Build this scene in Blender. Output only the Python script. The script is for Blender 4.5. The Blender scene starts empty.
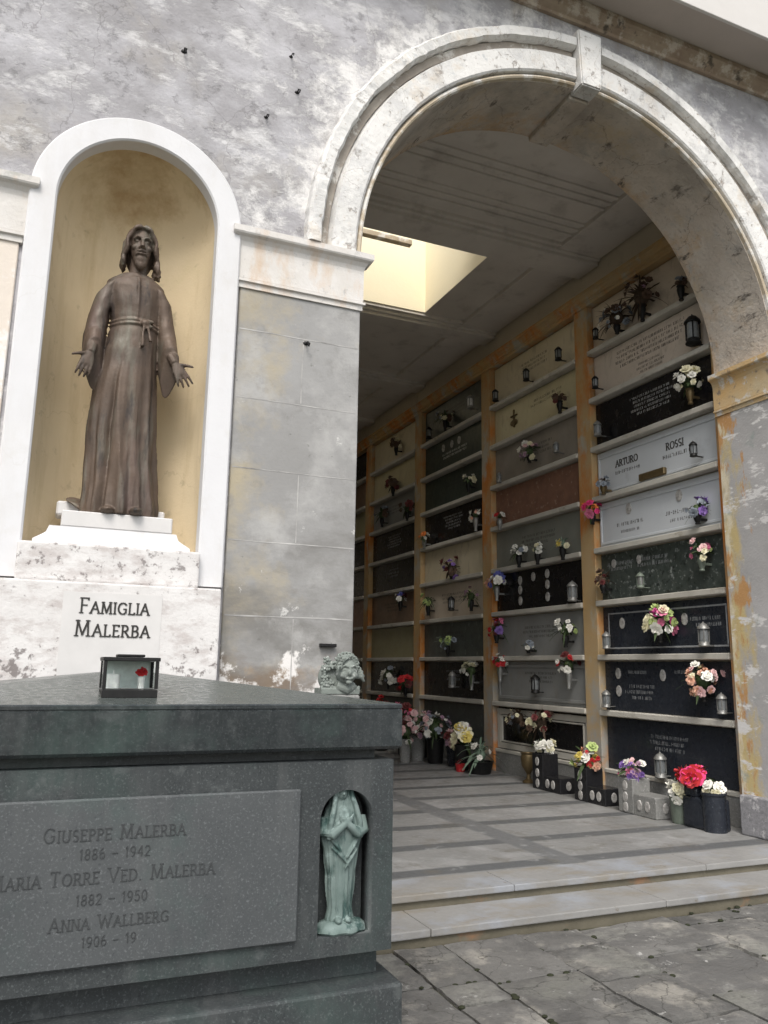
import bpy, bmesh, math, random
from mathutils import Vector, Matrix, noise
R = math.radians
PI = math.pi
rnd = random.Random(7)
S = bpy.context.scene
C = S.collection

# ------------------------------------------------------------------ materials
def mat(name, base, base2=None, scale=3, rough=.75, metal=0, bump=.15, bscale=60, bdist=.01,
        layers=(), rand=False, spec=.35, stretch=(1, 1, 1), rvar=.12, trans=0, off=None, island=0):
    m = bpy.data.materials.new(name); m.use_nodes = True
    nt = m.node_tree; N = nt.nodes; L = nt.links
    p = N['Principled BSDF']
    p.inputs['Metallic'].default_value = metal
    p.inputs['Specular IOR Level'].default_value = spec
    p.inputs['Transmission Weight'].default_value = trans
    tc = N.new('ShaderNodeTexCoord'); vec = tc.outputs['Object']
    if off:
        ao = N.new('ShaderNodeVectorMath'); L.new(vec, ao.inputs[0]); ao.inputs[1].default_value = off; vec = ao.outputs[0]
    if rand:
        oi = N.new('ShaderNodeObjectInfo'); mm = N.new('ShaderNodeVectorMath'); mm.operation = 'SCALE'
        L.new(oi.outputs['Random'], mm.inputs['Scale']); mm.inputs[0].default_value = (37, 53, 71)
        ad = N.new('ShaderNodeVectorMath'); L.new(vec, ad.inputs[0]); L.new(mm.outputs[0], ad.inputs[1]); vec = ad.outputs[0]
    if island:
        ge = N.new('ShaderNodeNewGeometry'); im = N.new('ShaderNodeVectorMath'); im.operation = 'SCALE'; im.inputs[0].default_value = (31, 47, 13)
        L.new(ge.outputs['Random Per Island'], im.inputs['Scale']); ai = N.new('ShaderNodeVectorMath'); L.new(vec, ai.inputs[0]); L.new(im.outputs[0], ai.inputs[1]); vec = ai.outputs[0]
    def tex(sc, st=(1, 1, 1), det=6, rg=.6, d=0):
        v = vec
        if st != (1, 1, 1):
            mp = N.new('ShaderNodeMapping'); mp.inputs['Scale'].default_value = st; L.new(v, mp.inputs['Vector']); v = mp.outputs[0]
        n = N.new('ShaderNodeTexNoise'); n.inputs['Scale'].default_value = sc; n.inputs['Detail'].default_value = det
        n.inputs['Roughness'].default_value = rg; n.inputs['Distortion'].default_value = d
        L.new(v, n.inputs['Vector']); return n.outputs['Fac']
    def mrange(v, a, b, c=0, d=1):
        r = N.new('ShaderNodeMapRange'); r.inputs[1].default_value = a; r.inputs[2].default_value = b
        r.inputs[3].default_value = c; r.inputs[4].default_value = d; L.new(v, r.inputs[0]); return r.outputs[0]
    def mth(op, a, b=None):
        n = N.new('ShaderNodeMath'); n.operation = op
        for i, x in enumerate((a, b)):
            if x is None: continue
            if isinstance(x, (int, float)): n.inputs[i].default_value = x
            else: L.new(x, n.inputs[i])
        return n.outputs[0]
    def mix(f, a, b):
        n = N.new('ShaderNodeMix'); n.data_type = 'RGBA'
        L.new(f, n.inputs[0])
        for i, x in ((6, a), (7, b)):
            if isinstance(x, tuple): n.inputs[i].default_value = (*x, 1)
            else: L.new(x, n.inputs[i])
        return n.outputs[2]
    b2 = base2 or tuple(c * .75 for c in base)
    col = mix(mrange(tex(scale, stretch), .3, .7), base, b2)
    sep = None; relief = None
    for ly in layers:
        kind = ly.get('kind', 'noise')
        if kind == 'noise':
            f = tex(ly.get('scale', 4), ly.get('st', (1, 1, 1)), ly.get('det', 8), ly.get('rg', .65), ly.get('d', 0))
        elif kind == 'crack':
            vo = N.new('ShaderNodeTexVoronoi'); vo.feature = 'DISTANCE_TO_EDGE'; vo.inputs['Scale'].default_value = ly['scale']
            nn = N.new('ShaderNodeTexNoise'); nn.inputs['Scale'].default_value = 3; nn.inputs['Detail'].default_value = 5; L.new(vec, nn.inputs['Vector'])
            va = N.new('ShaderNodeVectorMath'); va.operation = 'MULTIPLY_ADD'; L.new(nn.outputs['Color'], va.inputs[0])
            va.inputs[1].default_value = (.5, .5, .5); L.new(vec, va.inputs[2]); L.new(va.outputs[0], vo.inputs['Vector'])
            f = vo.outputs['Distance']
        elif kind in ('bandx', 'bandy'):
            if sep is None: sep = N.new('ShaderNodeSeparateXYZ'); L.new(vec, sep.inputs[0])
            c = sep.outputs[0 if kind == 'bandx' else 1]
            if 'period' in ly:
                c = mth('MODULO', mth('SUBTRACT', c, ly['c'] - ly['period'] / 2 - 100 * ly['period']), ly['period'])
                f = mth('ABSOLUTE', mth('SUBTRACT', c, ly['period'] / 2))
            else: f = mth('ABSOLUTE', mth('SUBTRACT', c, ly['c']))
        if 'axis' in ly:
            if sep is None: sep = N.new('ShaderNodeSeparateXYZ'); L.new(vec, sep.inputs[0])
            if ly['axis'] == 'arch':
                dx = mth('SUBTRACT', sep.outputs[0], 3.84); dz = mth('SUBTRACT', sep.outputs[2], 4.36)
                c = mth('SQRT', mth('ADD', mth('MULTIPLY', dx, dx), mth('MULTIPLY', dz, dz)))
            else: c = sep.outputs['xyz'.index(ly['axis'])]
            g = mrange(c, ly['a'], ly['b'], -ly.get('gain', .3), 0)
            f = mth('ADD', f, g)
        k = mrange(f, ly['lo'], ly['hi'])
        if 'h' in ly:
            hk = mth('MULTIPLY', k, ly['h']); relief = mth('ADD', relief, hk) if relief else hk
        if 'amt' in ly: k = mth('MULTIPLY', k, ly['amt'])
        col = mix(k, col, ly['col'])
    if island:
        hv = N.new('ShaderNodeHueSaturation')
        L.new(mrange(ge.outputs['Random Per Island'], 0, 1, 1 - island, 1 + island), hv.inputs['Value']); L.new(col, hv.inputs['Color']); col = hv.outputs[0]
    L.new(col, p.inputs['Base Color'])
    L.new(mrange(tex(bscale * .3 if bscale else 5), .3, .7, max(.02, rough - rvar), min(1, rough + rvar)), p.inputs['Roughness'])
    if bump:
        b = N.new('ShaderNodeBump'); b.inputs['Strength'].default_value = bump; b.inputs['Distance'].default_value = bdist
        h = mth('ADD', mth('MULTIPLY', tex(bscale * .18, det=8), 1.4), mth('MULTIPLY', tex(bscale, det=3), .6))
        if relief: h = mth('ADD', h, relief)
        L.new(h, b.inputs['Height']); L.new(b.outputs[0], p.inputs['Normal'])
    return m

def plain(name, c, rough=.6, metal=0, trans=0, spec=.4):
    m = bpy.data.materials.new(name); m.use_nodes = True
    nt = m.node_tree; p = nt.nodes['Principled BSDF']
    n = nt.nodes.new('ShaderNodeTexNoise'); n.inputs['Scale'].default_value = 35
    tc = nt.nodes.new('ShaderNodeTexCoord'); nt.links.new(tc.outputs['Object'], n.inputs['Vector'])
    mx = nt.nodes.new('ShaderNodeMix'); mx.data_type = 'RGBA'; nt.links.new(n.outputs['Fac'], mx.inputs[0])
    mx.inputs[6].default_value = (*[x * .65 for x in c], 1); mx.inputs[7].default_value = (*[min(1, x * 1.3) for x in c], 1)
    nt.links.new(mx.outputs[2], p.inputs['Base Color'])
    p.inputs['Roughness'].default_value = rough; p.inputs['Metallic'].default_value = metal
    p.inputs['Transmission Weight'].default_value = trans; p.inputs['Specular IOR Level'].default_value = spec
    return m

W = (.76, .75, .73)
MT = {}
BO = (3.84, 5.2, 0)      # the arcade's base point: keeps its stains in place
MT['plaster'] = mat('weathered grey plaster', (0.354, 0.348, 0.363), (0.290, 0.283, 0.294), scale=1.3, rough=.9, bump=.5, bscale=45, bdist=.012, off=BO, layers=[
    dict(col=(.47, .465, .49), scale=2.2, lo=.44, hi=.66, st=(1, 1, 1.6)), dict(col=(.40, .37, .32), scale=1.6, lo=.54, hi=.72, amt=.6), dict(col=(.27, .265, .27), scale=2.6, lo=.52, hi=.70, st=(1.3, 1, .7), amt=.65),
    dict(col=(.62, .615, .62), scale=3.1, lo=.52, hi=.64, amt=.85, h=-.5, st=(.8, 1, 1.5), det=10, rg=.72),
    dict(col=(.68, .67, .66), scale=5, lo=.42, hi=.56, h=.8, det=10, rg=.74, axis='arch', a=3.3, b=2.4, gain=.26),
    dict(col=(.25, .21, .16), scale=3, lo=.5, hi=.72, st=(2.2, 1, .5), axis='z', a=6.2, b=6.95, gain=.5, amt=.75),
    dict(col=(.22, .215, .22), scale=9, lo=.57, hi=.67, det=9, rg=.7, amt=.6, h=-.6),
    dict(kind='crack', scale=.9, col=(.16, .15, .15), lo=.004, hi=.0, amt=.5)])
MT['pier'] = mat('smooth grey cement render', (0.317, 0.315, 0.311), (0.253, 0.250, 0.244), scale=1.6, rough=.88, bump=.3, bscale=50, bdist=.008, off=BO, layers=[
    dict(col=(.42, .355, .23), scale=2.0, lo=.40, hi=.6, axis='x', a=1.5, b=1.05, gain=.22, amt=.7),
    dict(col=(.165, .16, .15), scale=1.7, lo=.42, hi=.6, st=(.7, 1, 1.6), axis='z', a=2.9, b=2.0, gain=.26, amt=.8),
    dict(col=(.42, .30, .17), scale=3.4, lo=.55, hi=.68, axis='z', a=2.2, b=1.5, gain=.3, amt=.7),
    dict(col=(.42, .415, .405), scale=2.4, lo=.5, hi=.66, det=8, amt=.7, h=.2), dict(col=(.20, .195, .185), scale=5, lo=.54, hi=.68, det=9, rg=.7, amt=.5),
    dict(col=(.64, .63, .61), scale=5.2, lo=.635, hi=.675, det=10, rg=.72, amt=.7, h=.5),
    dict(col=(.17, .125, .09), scale=2.6, lo=.42, hi=.58, st=(.6, 1, 1.3), axis='z', a=2.1, b=1.5, gain=.25, amt=.75),
    dict(col=(.70, .68, .66), scale=4.5, lo=.49, hi=.55, det=9, rg=.7, axis='z', a=1.95, b=1.4, gain=.22),
    dict(col=(.15, .15, .14), scale=22, lo=.66, hi=.72, amt=.8)])
MT['creamwash'] = mat('pale cream wash', (.70, .63, .55), (.62, .56, .5), scale=3, rough=.9, bump=.3, layers=[dict(col=(.74, .72, .7), scale=4, lo=.52, hi=.6)])
MT['joint'] = mat('pale mortar joint', (.54, .53, .515), (.20, .195, .19), scale=5, rough=.9, bump=.2)
MT['white'] = mat('fresh white paint', (0.666, 0.666, 0.679), (0.621, 0.621, 0.634), scale=2, rough=.7, bump=.12, bscale=40, layers=[dict(col=(.52, .50, .47), scale=2.2, lo=.5, hi=.7, st=(1.6, 1.6, .5), det=9, rg=.7, amt=.35), 
    dict(col=(.55, .53, .50), scale=5, lo=.55, hi=.72, amt=.45, det=9), dict(col=(.5, .47, .42), scale=3, lo=.46, hi=.66, st=(1.5, 1, .4), axis='z', a=2.7, b=2.0, gain=.25, amt=.5), dict(kind='crack', scale=.7, col=(.5, .48, .45), lo=.003, hi=0, amt=.22)])
MT['archwhite'] = mat('peeling white limewash', (0.754, 0.745, 0.727), (0.644, 0.635, 0.612), scale=2.5, rough=.85, bump=.5, bscale=40, bdist=.012, off=BO, layers=[
    dict(col=(.52, .40, .26), scale=2.6, lo=.55, hi=.68, amt=.55),
    dict(col=(.40, .43, .45), scale=6, lo=.58, hi=.66, det=10, rg=.75, amt=.65),
    dict(col=(.33, .29, .26), scale=8, lo=.575, hi=.63, det=10, rg=.75, amt=.8, h=-1.2), dict(col=(.5, .5, .5), scale=3.2, lo=.50, hi=.62, det=10, rg=.72, amt=.55, h=-.5),
    dict(col=(.42, .36, .30), scale=32, lo=.60, hi=.66, det=6, amt=.6), dict(kind='crack', scale=1.6, col=(.26, .22, .19), lo=.006, hi=.0, amt=.5)])
MT['groove'] = mat('darker moulding recess', (.40, .36, .31), (.26, .23, .2), scale=5, rough=.9, bump=.4, layers=[  # recess between fascia and rim, darker than the limewash
    dict(col=(.62, .6, .56), scale=6, lo=.52, hi=.6)])
MT['bead'] = mat('stained bead', (.56, .49, .38), (.42, .34, .24), scale=3, rough=.85, bump=.3, layers=[dict(col=(.72, .7, .66), scale=5, lo=.5, hi=.6)])
MT['soffit'] = mat('rough damp soffit plaster', (.60, .545, .48), (.46, .40, .34), scale=2.2, rough=.95, bump=.6, bscale=35, bdist=.015, off=BO, layers=[
    dict(col=(.50, .31, .14), scale=2.0, lo=.42, hi=.60, axis='y', a=5.1, b=5.55, gain=.22, amt=.8),
    dict(col=(.46, .43, .39), scale=5, lo=.55, hi=.62, det=10, rg=.75),
    dict(col=(.11, .095, .08), scale=6, lo=.60, hi=.68, st=(1, .6, 1.5), det=10),
    dict(col=(.24, .20, .165), scale=24, lo=.54, hi=.66, det=6, rg=.7, amt=.35), dict(col=(.30, .27, .235), scale=1.7, lo=.48, hi=.66, det=9, amt=.7), dict(col=(.52, .42, .28), scale=2.6, lo=.56, hi=.68, amt=.6), dict(kind='crack', scale=1.3, col=(.12, .1, .09), lo=.006, hi=.0, amt=.5)])
MT['jamb'] = mat('scuffed grey jamb render', (0.419, 0.409, 0.409), (0.335, 0.330, 0.326), scale=2.2, rough=.9, bump=.4, bscale=45, off=BO, layers=[
    dict(col=(.50, .40, .20), scale=3, lo=.36, hi=.5, st=(1, 1.4, .6), axis='y', a=5.2, b=5.46, gain=.28), dict(col=(.62, .56, .42), scale=4, lo=.42, hi=.54, st=(1, 1.4, .7), axis='y', a=5.36, b=5.5, gain=.25),
    dict(col=(.46, .26, .11), scale=4, lo=.51, hi=.57, st=(1, 1.5, .5), axis='y', a=5.1, b=5.42, gain=.2),
    dict(col=(.64, .63, .62), scale=3.3, lo=.56, hi=.60, st=(1, .8, 2.2), det=10, rg=.7),
    dict(col=(.27, .31, .29), scale=2.4, lo=.6, hi=.7)])
MT['capital'] = mat('stained white capital', (0.662, 0.644, 0.626), (0.570, 0.543, 0.506), scale=4, rough=.85, bump=.35, bscale=45, off=BO, layers=[
    dict(col=(.55, .40, .27), scale=3.2, lo=.52, hi=.66, st=(1.6, 1, .6), amt=.6),
    dict(col=(.40, .39, .38), scale=10, lo=.58, hi=.66, det=10, rg=.75, amt=.8),
    dict(col=(.34, .35, .33), scale=6, lo=.46, hi=.6, axis='z', a=4.2, b=4.37, gain=.3, amt=.7)])
MT['ochrecap'] = mat('ochre stained capital', (.58, .38, .17), (.50, .42, .28), scale=3, rough=.88, bump=.35, off=BO, layers=[
    dict(col=(.60, .58, .54), scale=5, lo=.54, hi=.6, det=10), dict(col=(.25, .2, .15), scale=8, lo=.6, hi=.68)])
MT['granite'] = mat('pitted grey base stone', (.30, .295, .31), (.2, .2, .21), scale=30, rough=.85, bump=.5, bscale=90, layers=[
    dict(col=(.46, .45, .46), scale=12, lo=.55, hi=.62, det=8)])
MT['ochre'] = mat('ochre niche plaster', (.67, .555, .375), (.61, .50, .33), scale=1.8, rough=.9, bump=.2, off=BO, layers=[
    dict(col=(.38, .26, .13), scale=2.5, lo=.44, hi=.62, axis='z', a=3.9, b=4.6, gain=.25, amt=.8),  # browner towards the niche top: shade painted into the plaster colour
    dict(col=(.62, .52, .33), scale=4, lo=.56, hi=.68, amt=.6), dict(col=(.36, .3, .2), scale=7, lo=.60, hi=.7, det=9, amt=.6), dict(col=(.46, .36, .21), scale=2.2, lo=.5, hi=.68, st=(2.5, 2.5, .35), amt=.55), dict(kind='crack', scale=.7, col=(.36, .28, .17), lo=.003, hi=0, amt=.3)])
MT['pedestal'] = mat('lichen speckled white stone', (0.677, 0.663, 0.653), (0.573, 0.555, 0.545), scale=5, rough=.85, bump=.35, bscale=60, off=(.37, 4.85, 0), layers=[
    dict(col=(.40, .355, .34), scale=9, lo=.48, hi=.62, st=(.7, 1, 1.5), det=10, rg=.7, amt=.6),
    dict(col=(.16, .14, .135), scale=16, lo=.51, hi=.57, det=8, rg=.7, axis='z', a=1.75, b=1.5, gain=.12, amt=.85),
    dict(col=(.16, .14, .135), scale=20, lo=.56, hi=.62, det=8, rg=.7, axis='z', a=1.86, b=1.99, gain=.12, amt=.75)])
MT['plaque'] = mat('clean white marble', (.63, .615, .605), (.54, .53, .52), scale=4, rough=.55, bump=.05)
MT['bronze'] = mat('weathered brown bronze', (.115, .078, .054), (.06, .043, .032), scale=3.5, rough=.6, metal=.2, bump=.45, bscale=45, bdist=.006, spec=.5, layers=[
    dict(col=(.15, .15, .12), scale=5, lo=.52, hi=.66, st=(2, 2, .35), det=9, amt=.6), dict(col=(.018, .016, .015), scale=6, lo=.55, hi=.66, st=(2, 2, .4), det=9, amt=.8),
    dict(col=(.13, .085, .075), scale=3, lo=.52, hi=.7, st=(1.5, 1.5, .4), amt=.6)])
MT['verdigris'] = mat('verdigris bronze', (.115, .16, .148), (.175, .225, .213), scale=14, rough=.7, metal=.1, bump=.3, bscale=120, bdist=.003, layers=[
    dict(col=(.035, .07, .064), scale=14, lo=.50, hi=.62, st=(1.5, 1.5, .5)), dict(col=(.30, .38, .365), scale=13, lo=.58, hi=.68, amt=.8)])
MT['tomb'] = mat('dark green grey granite', (0.046, 0.051, 0.053), (0.032, 0.037, 0.039), scale=3, rough=.48, bump=.12, bscale=150, bdist=.003, layers=[
    dict(col=(.105, .12, .12), scale=110, lo=.55, hi=.68, det=3, amt=.75), dict(col=(.02, .024, .026), scale=95, lo=.58, hi=.7, det=3, amt=.8),
    dict(col=(.055, .085, .077), scale=1.6, lo=.54, hi=.72, amt=.6), dict(col=(.10, .105, .105), scale=3, lo=.52, hi=.7, st=(2.5, 1, .35), det=9, amt=.45), dict(col=(.10, .11, .11), scale=7, lo=.58, hi=.66, det=9, rg=.7, amt=.5), dict(col=(.045, .05, .052), scale=3, lo=.55, hi=.72, st=(2, 1, .5), amt=.6)])
MT['tomblid'] = mat('darker polished lid granite', (.027, .032, .035), (.018, .022, .024), scale=3, rough=.22, bump=.12, bscale=150, bdist=.001, spec=.6, layers=[
    dict(col=(.062, .07, .072), scale=110, lo=.55, hi=.68, det=3, amt=.75), dict(col=(.02, .024, .026), scale=95, lo=.58, hi=.7, det=3, amt=.8),
    dict(col=(.055, .085, .077), scale=1.6, lo=.54, hi=.72, amt=.6), dict(col=(.10, .105, .105), scale=3, lo=.52, hi=.7, st=(2.5, 1, .35), det=9, amt=.25), dict(col=(.10, .11, .11), scale=7, lo=.58, hi=.66, det=9, rg=.7, amt=.3), dict(col=(.045, .05, .052), scale=3, lo=.55, hi=.72, st=(2, 1, .5), amt=.6)])
MT['lidtop'] = mat('lid top granite with painted sheen', (.085, .097, .092), (.062, .072, .069), scale=3, rough=.3, bump=.1, bscale=120, bdist=.001, spec=.6, layers=[dict(col=(.12, .13, .125), scale=2, lo=.5, hi=.7, det=9, amt=.6), dict(col=(.045, .05, .05), scale=90, lo=.58, hi=.7, det=3, amt=.7)])  # lighter than the lid sides: sky reflection put into the colour
MT['tombpanel'] = mat('grey granite name panel', (.078, .084, .087), (.058, .064, .067), scale=3, rough=.55, bump=.14, bscale=150, bdist=.003, layers=[
    dict(col=(.14, .15, .155), scale=120, lo=.55, hi=.68, det=3, amt=.7), dict(col=(.04, .045, .05), scale=100, lo=.6, hi=.7, det=3, amt=.7),
    dict(col=(.06, .095, .087), scale=1.8, lo=.55, hi=.70, amt=.5), dict(col=(.11, .115, .115), scale=3, lo=.52, hi=.7, st=(2.5, 1, .35), det=9, amt=.4)])
MT['incised'] = plain('incised letters', (.047, .051, .053), .9)
MT['nameletter'] = plain('dark bronze letters', (.03, .028, .026), .6)
MT['dark'] = plain('dark iron', (.02, .02, .02), .5, .5)
MT['black'] = mat('polished black granite', (.012, .012, .014), (.02, .02, .022), scale=30, rough=.2, bump=0, bscale=30, rvar=.05, rand=True)
MT['paving'] = mat('worn stone paving', (0.153, 0.149, 0.140), (0.112, 0.109, 0.104), scale=2.2, island=.22, rough=.8, bump=.6, bscale=60, bdist=.012, layers=[
    dict(col=(.28, .265, .235), scale=3, lo=.53, hi=.66, det=10), dict(col=(.085, .083, .08), scale=1.7, lo=.47, hi=.56, det=10, rg=.7, amt=.8), dict(col=(.27, .265, .25), scale=1.6, lo=.54, hi=.64, det=10, rg=.72, amt=.5),
    dict(col=(.165, .165, .14), scale=1.6, lo=.54, hi=.68, amt=.6), dict(col=(.07, .068, .062), scale=7, lo=.56, hi=.64, det=10, rg=.75, amt=.55), dict(kind='crack', scale=1.4, col=(.04, .038, .034), lo=.006, hi=0, amt=.8), dict(col=(.34, .335, .32), scale=11, lo=.61, hi=.67, det=10, rg=.72, amt=.8),
    dict(col=(.07, .07, .062), scale=8, lo=.63, hi=.7, det=8, amt=.8)])
MT['soil'] = mat('dark mossy soil', (.05, .045, .033), (.06, .068, .03), scale=6, rough=.95, bump=.5)
MT['moss'] = plain('green moss', (.022, .025, .012), .95)
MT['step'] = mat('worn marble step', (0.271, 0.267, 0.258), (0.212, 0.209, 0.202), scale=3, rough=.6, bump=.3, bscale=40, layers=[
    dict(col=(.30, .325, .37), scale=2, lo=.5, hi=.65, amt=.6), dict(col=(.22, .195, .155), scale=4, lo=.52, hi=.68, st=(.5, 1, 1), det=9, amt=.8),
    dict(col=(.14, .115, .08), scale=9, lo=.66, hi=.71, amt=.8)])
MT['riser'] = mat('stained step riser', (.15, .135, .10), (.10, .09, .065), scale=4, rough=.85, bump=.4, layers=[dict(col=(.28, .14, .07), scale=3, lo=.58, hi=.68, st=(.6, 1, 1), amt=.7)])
MT['gfloor'] = mat('banded marble floor', (0.247, 0.247, 0.242), (0.199, 0.199, 0.195), scale=2.2, rough=.5, bump=.1, bscale=40, layers=[
    dict(col=(.31, .31, .31), scale=1.4, lo=.52, hi=.6, amt=.6),
    dict(kind='bandy', c=5.22, period=.715, col=(.11, .114, .117), lo=.10, hi=.07),
    dict(kind='bandx', c=3.72, col=(.145, .148, .15), lo=.135, hi=.10),
    dict(col=(.13, .12, .10), scale=4, lo=.54, hi=.68, det=9, amt=.6), dict(col=(.36, .36, .355), scale=6, lo=.58, hi=.66, det=9, amt=.5)])
MT['ceil'] = mat('grey ceiling plaster', (.68, .64, .59), (.58, .545, .50), scale=1.5, rough=.95, bump=.2, layers=[
    dict(col=(.40, .365, .33), scale=3, lo=.55, hi=.7, amt=.6)])
MT['cream'] = mat('cream plaster', (.86, .78, .58), (.84, .76, .56), scale=1.5, rough=.9, bump=.15)
MT['greycream'] = mat('dingy cream plaster', (.62, .56, .46), (.55, .50, .41), scale=1.3, rough=.9, bump=.2, layers=[dict(col=(.35, .31, .25), scale=2.5, lo=.55, hi=.7, amt=.6)])
MT['eave'] = mat('brown eave soffit', (.48, .42, .38), (.42, .37, .335), scale=1.5, rough=.9, bump=.15)
MT['eavemould'] = mat('rotten eave moulding', (.40, .33, .25), (.27, .2, .15), scale=4, rough=.9, bump=.5, off=BO, layers=[
    dict(col=(.52, .465, .40), scale=5, lo=.52, hi=.6, det=9), dict(col=(.12, .1, .08), scale=6, lo=.58, hi=.66, det=9)])
MT['fascia'] = mat('pale fascia', (.62, .60, .58), (.56, .54, .52), scale=1.5, rough=.85, bump=.1)
MT['post'] = mat('orange ochre stained pilaster', (.47, .30, .125), (.42, .32, .19), scale=2.2, rough=.8, bump=.3, bscale=45, off=(0, 0, .17), layers=[
    dict(col=(.50, .19, .045), scale=2.4, lo=.47, hi=.6, st=(1, 1, .45)), dict(col=(.40, .37, .30), scale=3, lo=.54, hi=.64, st=(1, 1, .6)),
    dict(col=(.34, .33, .30), scale=3, lo=.4, hi=.6, axis='z', a=2.4, b=1.3, gain=.32)])
MT['ledge'] = mat('pale stone ledge', (.54, .52, .47), (.44, .42, .37), scale=4, rough=.75, bump=.25, layers=[
    dict(col=(.24, .2, .15), scale=6, lo=.58, hi=.68, st=(1, .5, 1), amt=.7)])
def slabm(name, a, b, sc=4, rough=.4, ly=()):
    MT[name] = mat(name, a, b, scale=sc, rough=rough, bump=.05, bscale=50, rand=True, layers=ly)
dirt = dict(col=(.22, .19, .15), scale=4, lo=.54, hi=.72, st=(1, 1.2, .7), det=10, rg=.7, d=1.2, amt=.55)
slabm('tan marble', (.58, .50, .41), (.50, .43, .35), ly=[dirt])
slabm('pink tan marble', (.60, .52, .45), (.52, .46, .40), ly=[dirt])
slabm('cream marble', (.60, .54, .40), (.54, .48, .35), ly=[dirt])
slabm('yellow cream marble', (.56, .51, .33), (.50, .44, .28), ly=[dirt])
slabm('grey brown marble', (.28, .25, .215), (.22, .2, .175), ly=[dirt])
slabm('red brown marble', (.24, .125, .085), (.17, .09, .065), 8, ly=[dict(col=(.34, .24, .19), scale=12, lo=.58, hi=.66)])
slabm('grey green marble', (.22, .23, .205), (.18, .185, .165), ly=[dirt])
slabm('pale blue grey marble', (.56, .59, .62), (.51, .54, .57), 2, ly=[dict(col=(.34, .35, .37), scale=3, lo=.6, hi=.75, amt=.5)])
slabm('black marble', (.009, .009, .01), (.015, .014, .015), rough=.22)
slabm('dark green mottled marble', (.035, .045, .04), (.065, .078, .07), 14, ly=[dict(col=(.24, .26, .25), scale=15, lo=.56, hi=.66, det=8), dict(col=(.018, .022, .02), scale=12, lo=.55, hi=.65)])
slabm('blue black granite', (.024, .028, .037), (.016, .019, .026), 30, rough=.3, ly=[dict(col=(.075, .085, .1), scale=70, lo=.6, hi=.7, det=3)])
slabm('dark green marble', (.03, .042, .034), (.045, .055, .045), 6)
slabm('mid grey marble', (.27, .275, .27), (.23, .235, .23), ly=[dirt])
slabm('dark grey green marble', (.09, .10, .092), (.06, .068, .062), 8, ly=[dict(col=(.2, .21, .2), scale=10, lo=.58, hi=.68, det=8, amt=.6)])
slabm('olive marble', (.30, .275, .16), (.25, .23, .13), ly=[dirt])
slabm('brown marble', (.20, .13, .085), (.15, .1, .07))
MT['gold'] = plain('dull bronze', (.15, .11, .055), .45, .6)
MT['silver'] = plain('dull silver', (.26, .26, .25), .45, .5)
MT['lettw'] = plain('white lettering', (.72, .72, .70), .6)
MT['lettp'] = plain('pale lettering', (.42, .42, .41), .6)
MT['lettd'] = plain('dark lettering', (.05, .045, .04), .6)
MT['lettg'] = plain('faded grey lettering', (.27, .28, .29), .6)
MT['oval'] = mat('ceramic portrait', (.55, .54, .52), (.20, .19, .18), scale=28, rough=.3, bump=0, bscale=20, rand=True)
MT['leaf'] = mat('leaf green', (.055, .085, .03), (.03, .05, .02), scale=20, rough=.6, bump=0, bscale=10)
MT['leafpale'] = mat('pale leaf', (.20, .26, .20), (.10, .16, .11), scale=20, rough=.6, bump=0, bscale=10)
MT['leafdry'] = mat('dry leaf', (.085, .055, .035), (.05, .035, .025), scale=20, rough=.8, bump=0, bscale=10)
MT['glassgrey'] = plain('grey glass', (.30, .32, .33), .15, 0, .4)
MT['greystone'] = mat('grey granite planter', (.25, .25, .24), (.18, .18, .175), scale=40, rough=.6, bump=.2, layers=[dict(col=(.36, .36, .35), scale=60, lo=.58, hi=.68, det=3)])
MT['greenpot'] = plain('green grey pot', (.16, .19, .155), .5)
MT['cherub'] = mat('mossy grey cast stone', (.21, .235, .215), (.15, .17, .155), scale=16, rough=.85, bump=.4, bscale=90, bdist=.004, layers=[
    dict(col=(.09, .10, .09), scale=22, lo=.60, hi=.68, det=7), dict(col=(.46, .48, .46), scale=18, lo=.58, hi=.68)])
PET = dict(pink=(.62, .18, .30), red=(.50, .025, .03), white=(.78, .76, .70), peach=(.72, .42, .30), magenta=(.45, .05, .22), yellow=(.68, .55, .14),
           purple=(.24, .14, .42), blue=(.14, .16, .48), orange=(.72, .22, .05), green=(.42, .52, .20), cream=(.72, .68, .48), palepink=(.72, .48, .48),
           brown=(.10, .06, .04), mauve=(.38, .24, .32), hotpink=(.75, .06, .22), greyblue=(.25, .28, .32), darkred=(.14, .03, .03))
def pet(c):
    k = 'petal ' + c
    if k not in MT: MT[k] = plain(k, PET[c], .6)
    return MT[k]

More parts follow.
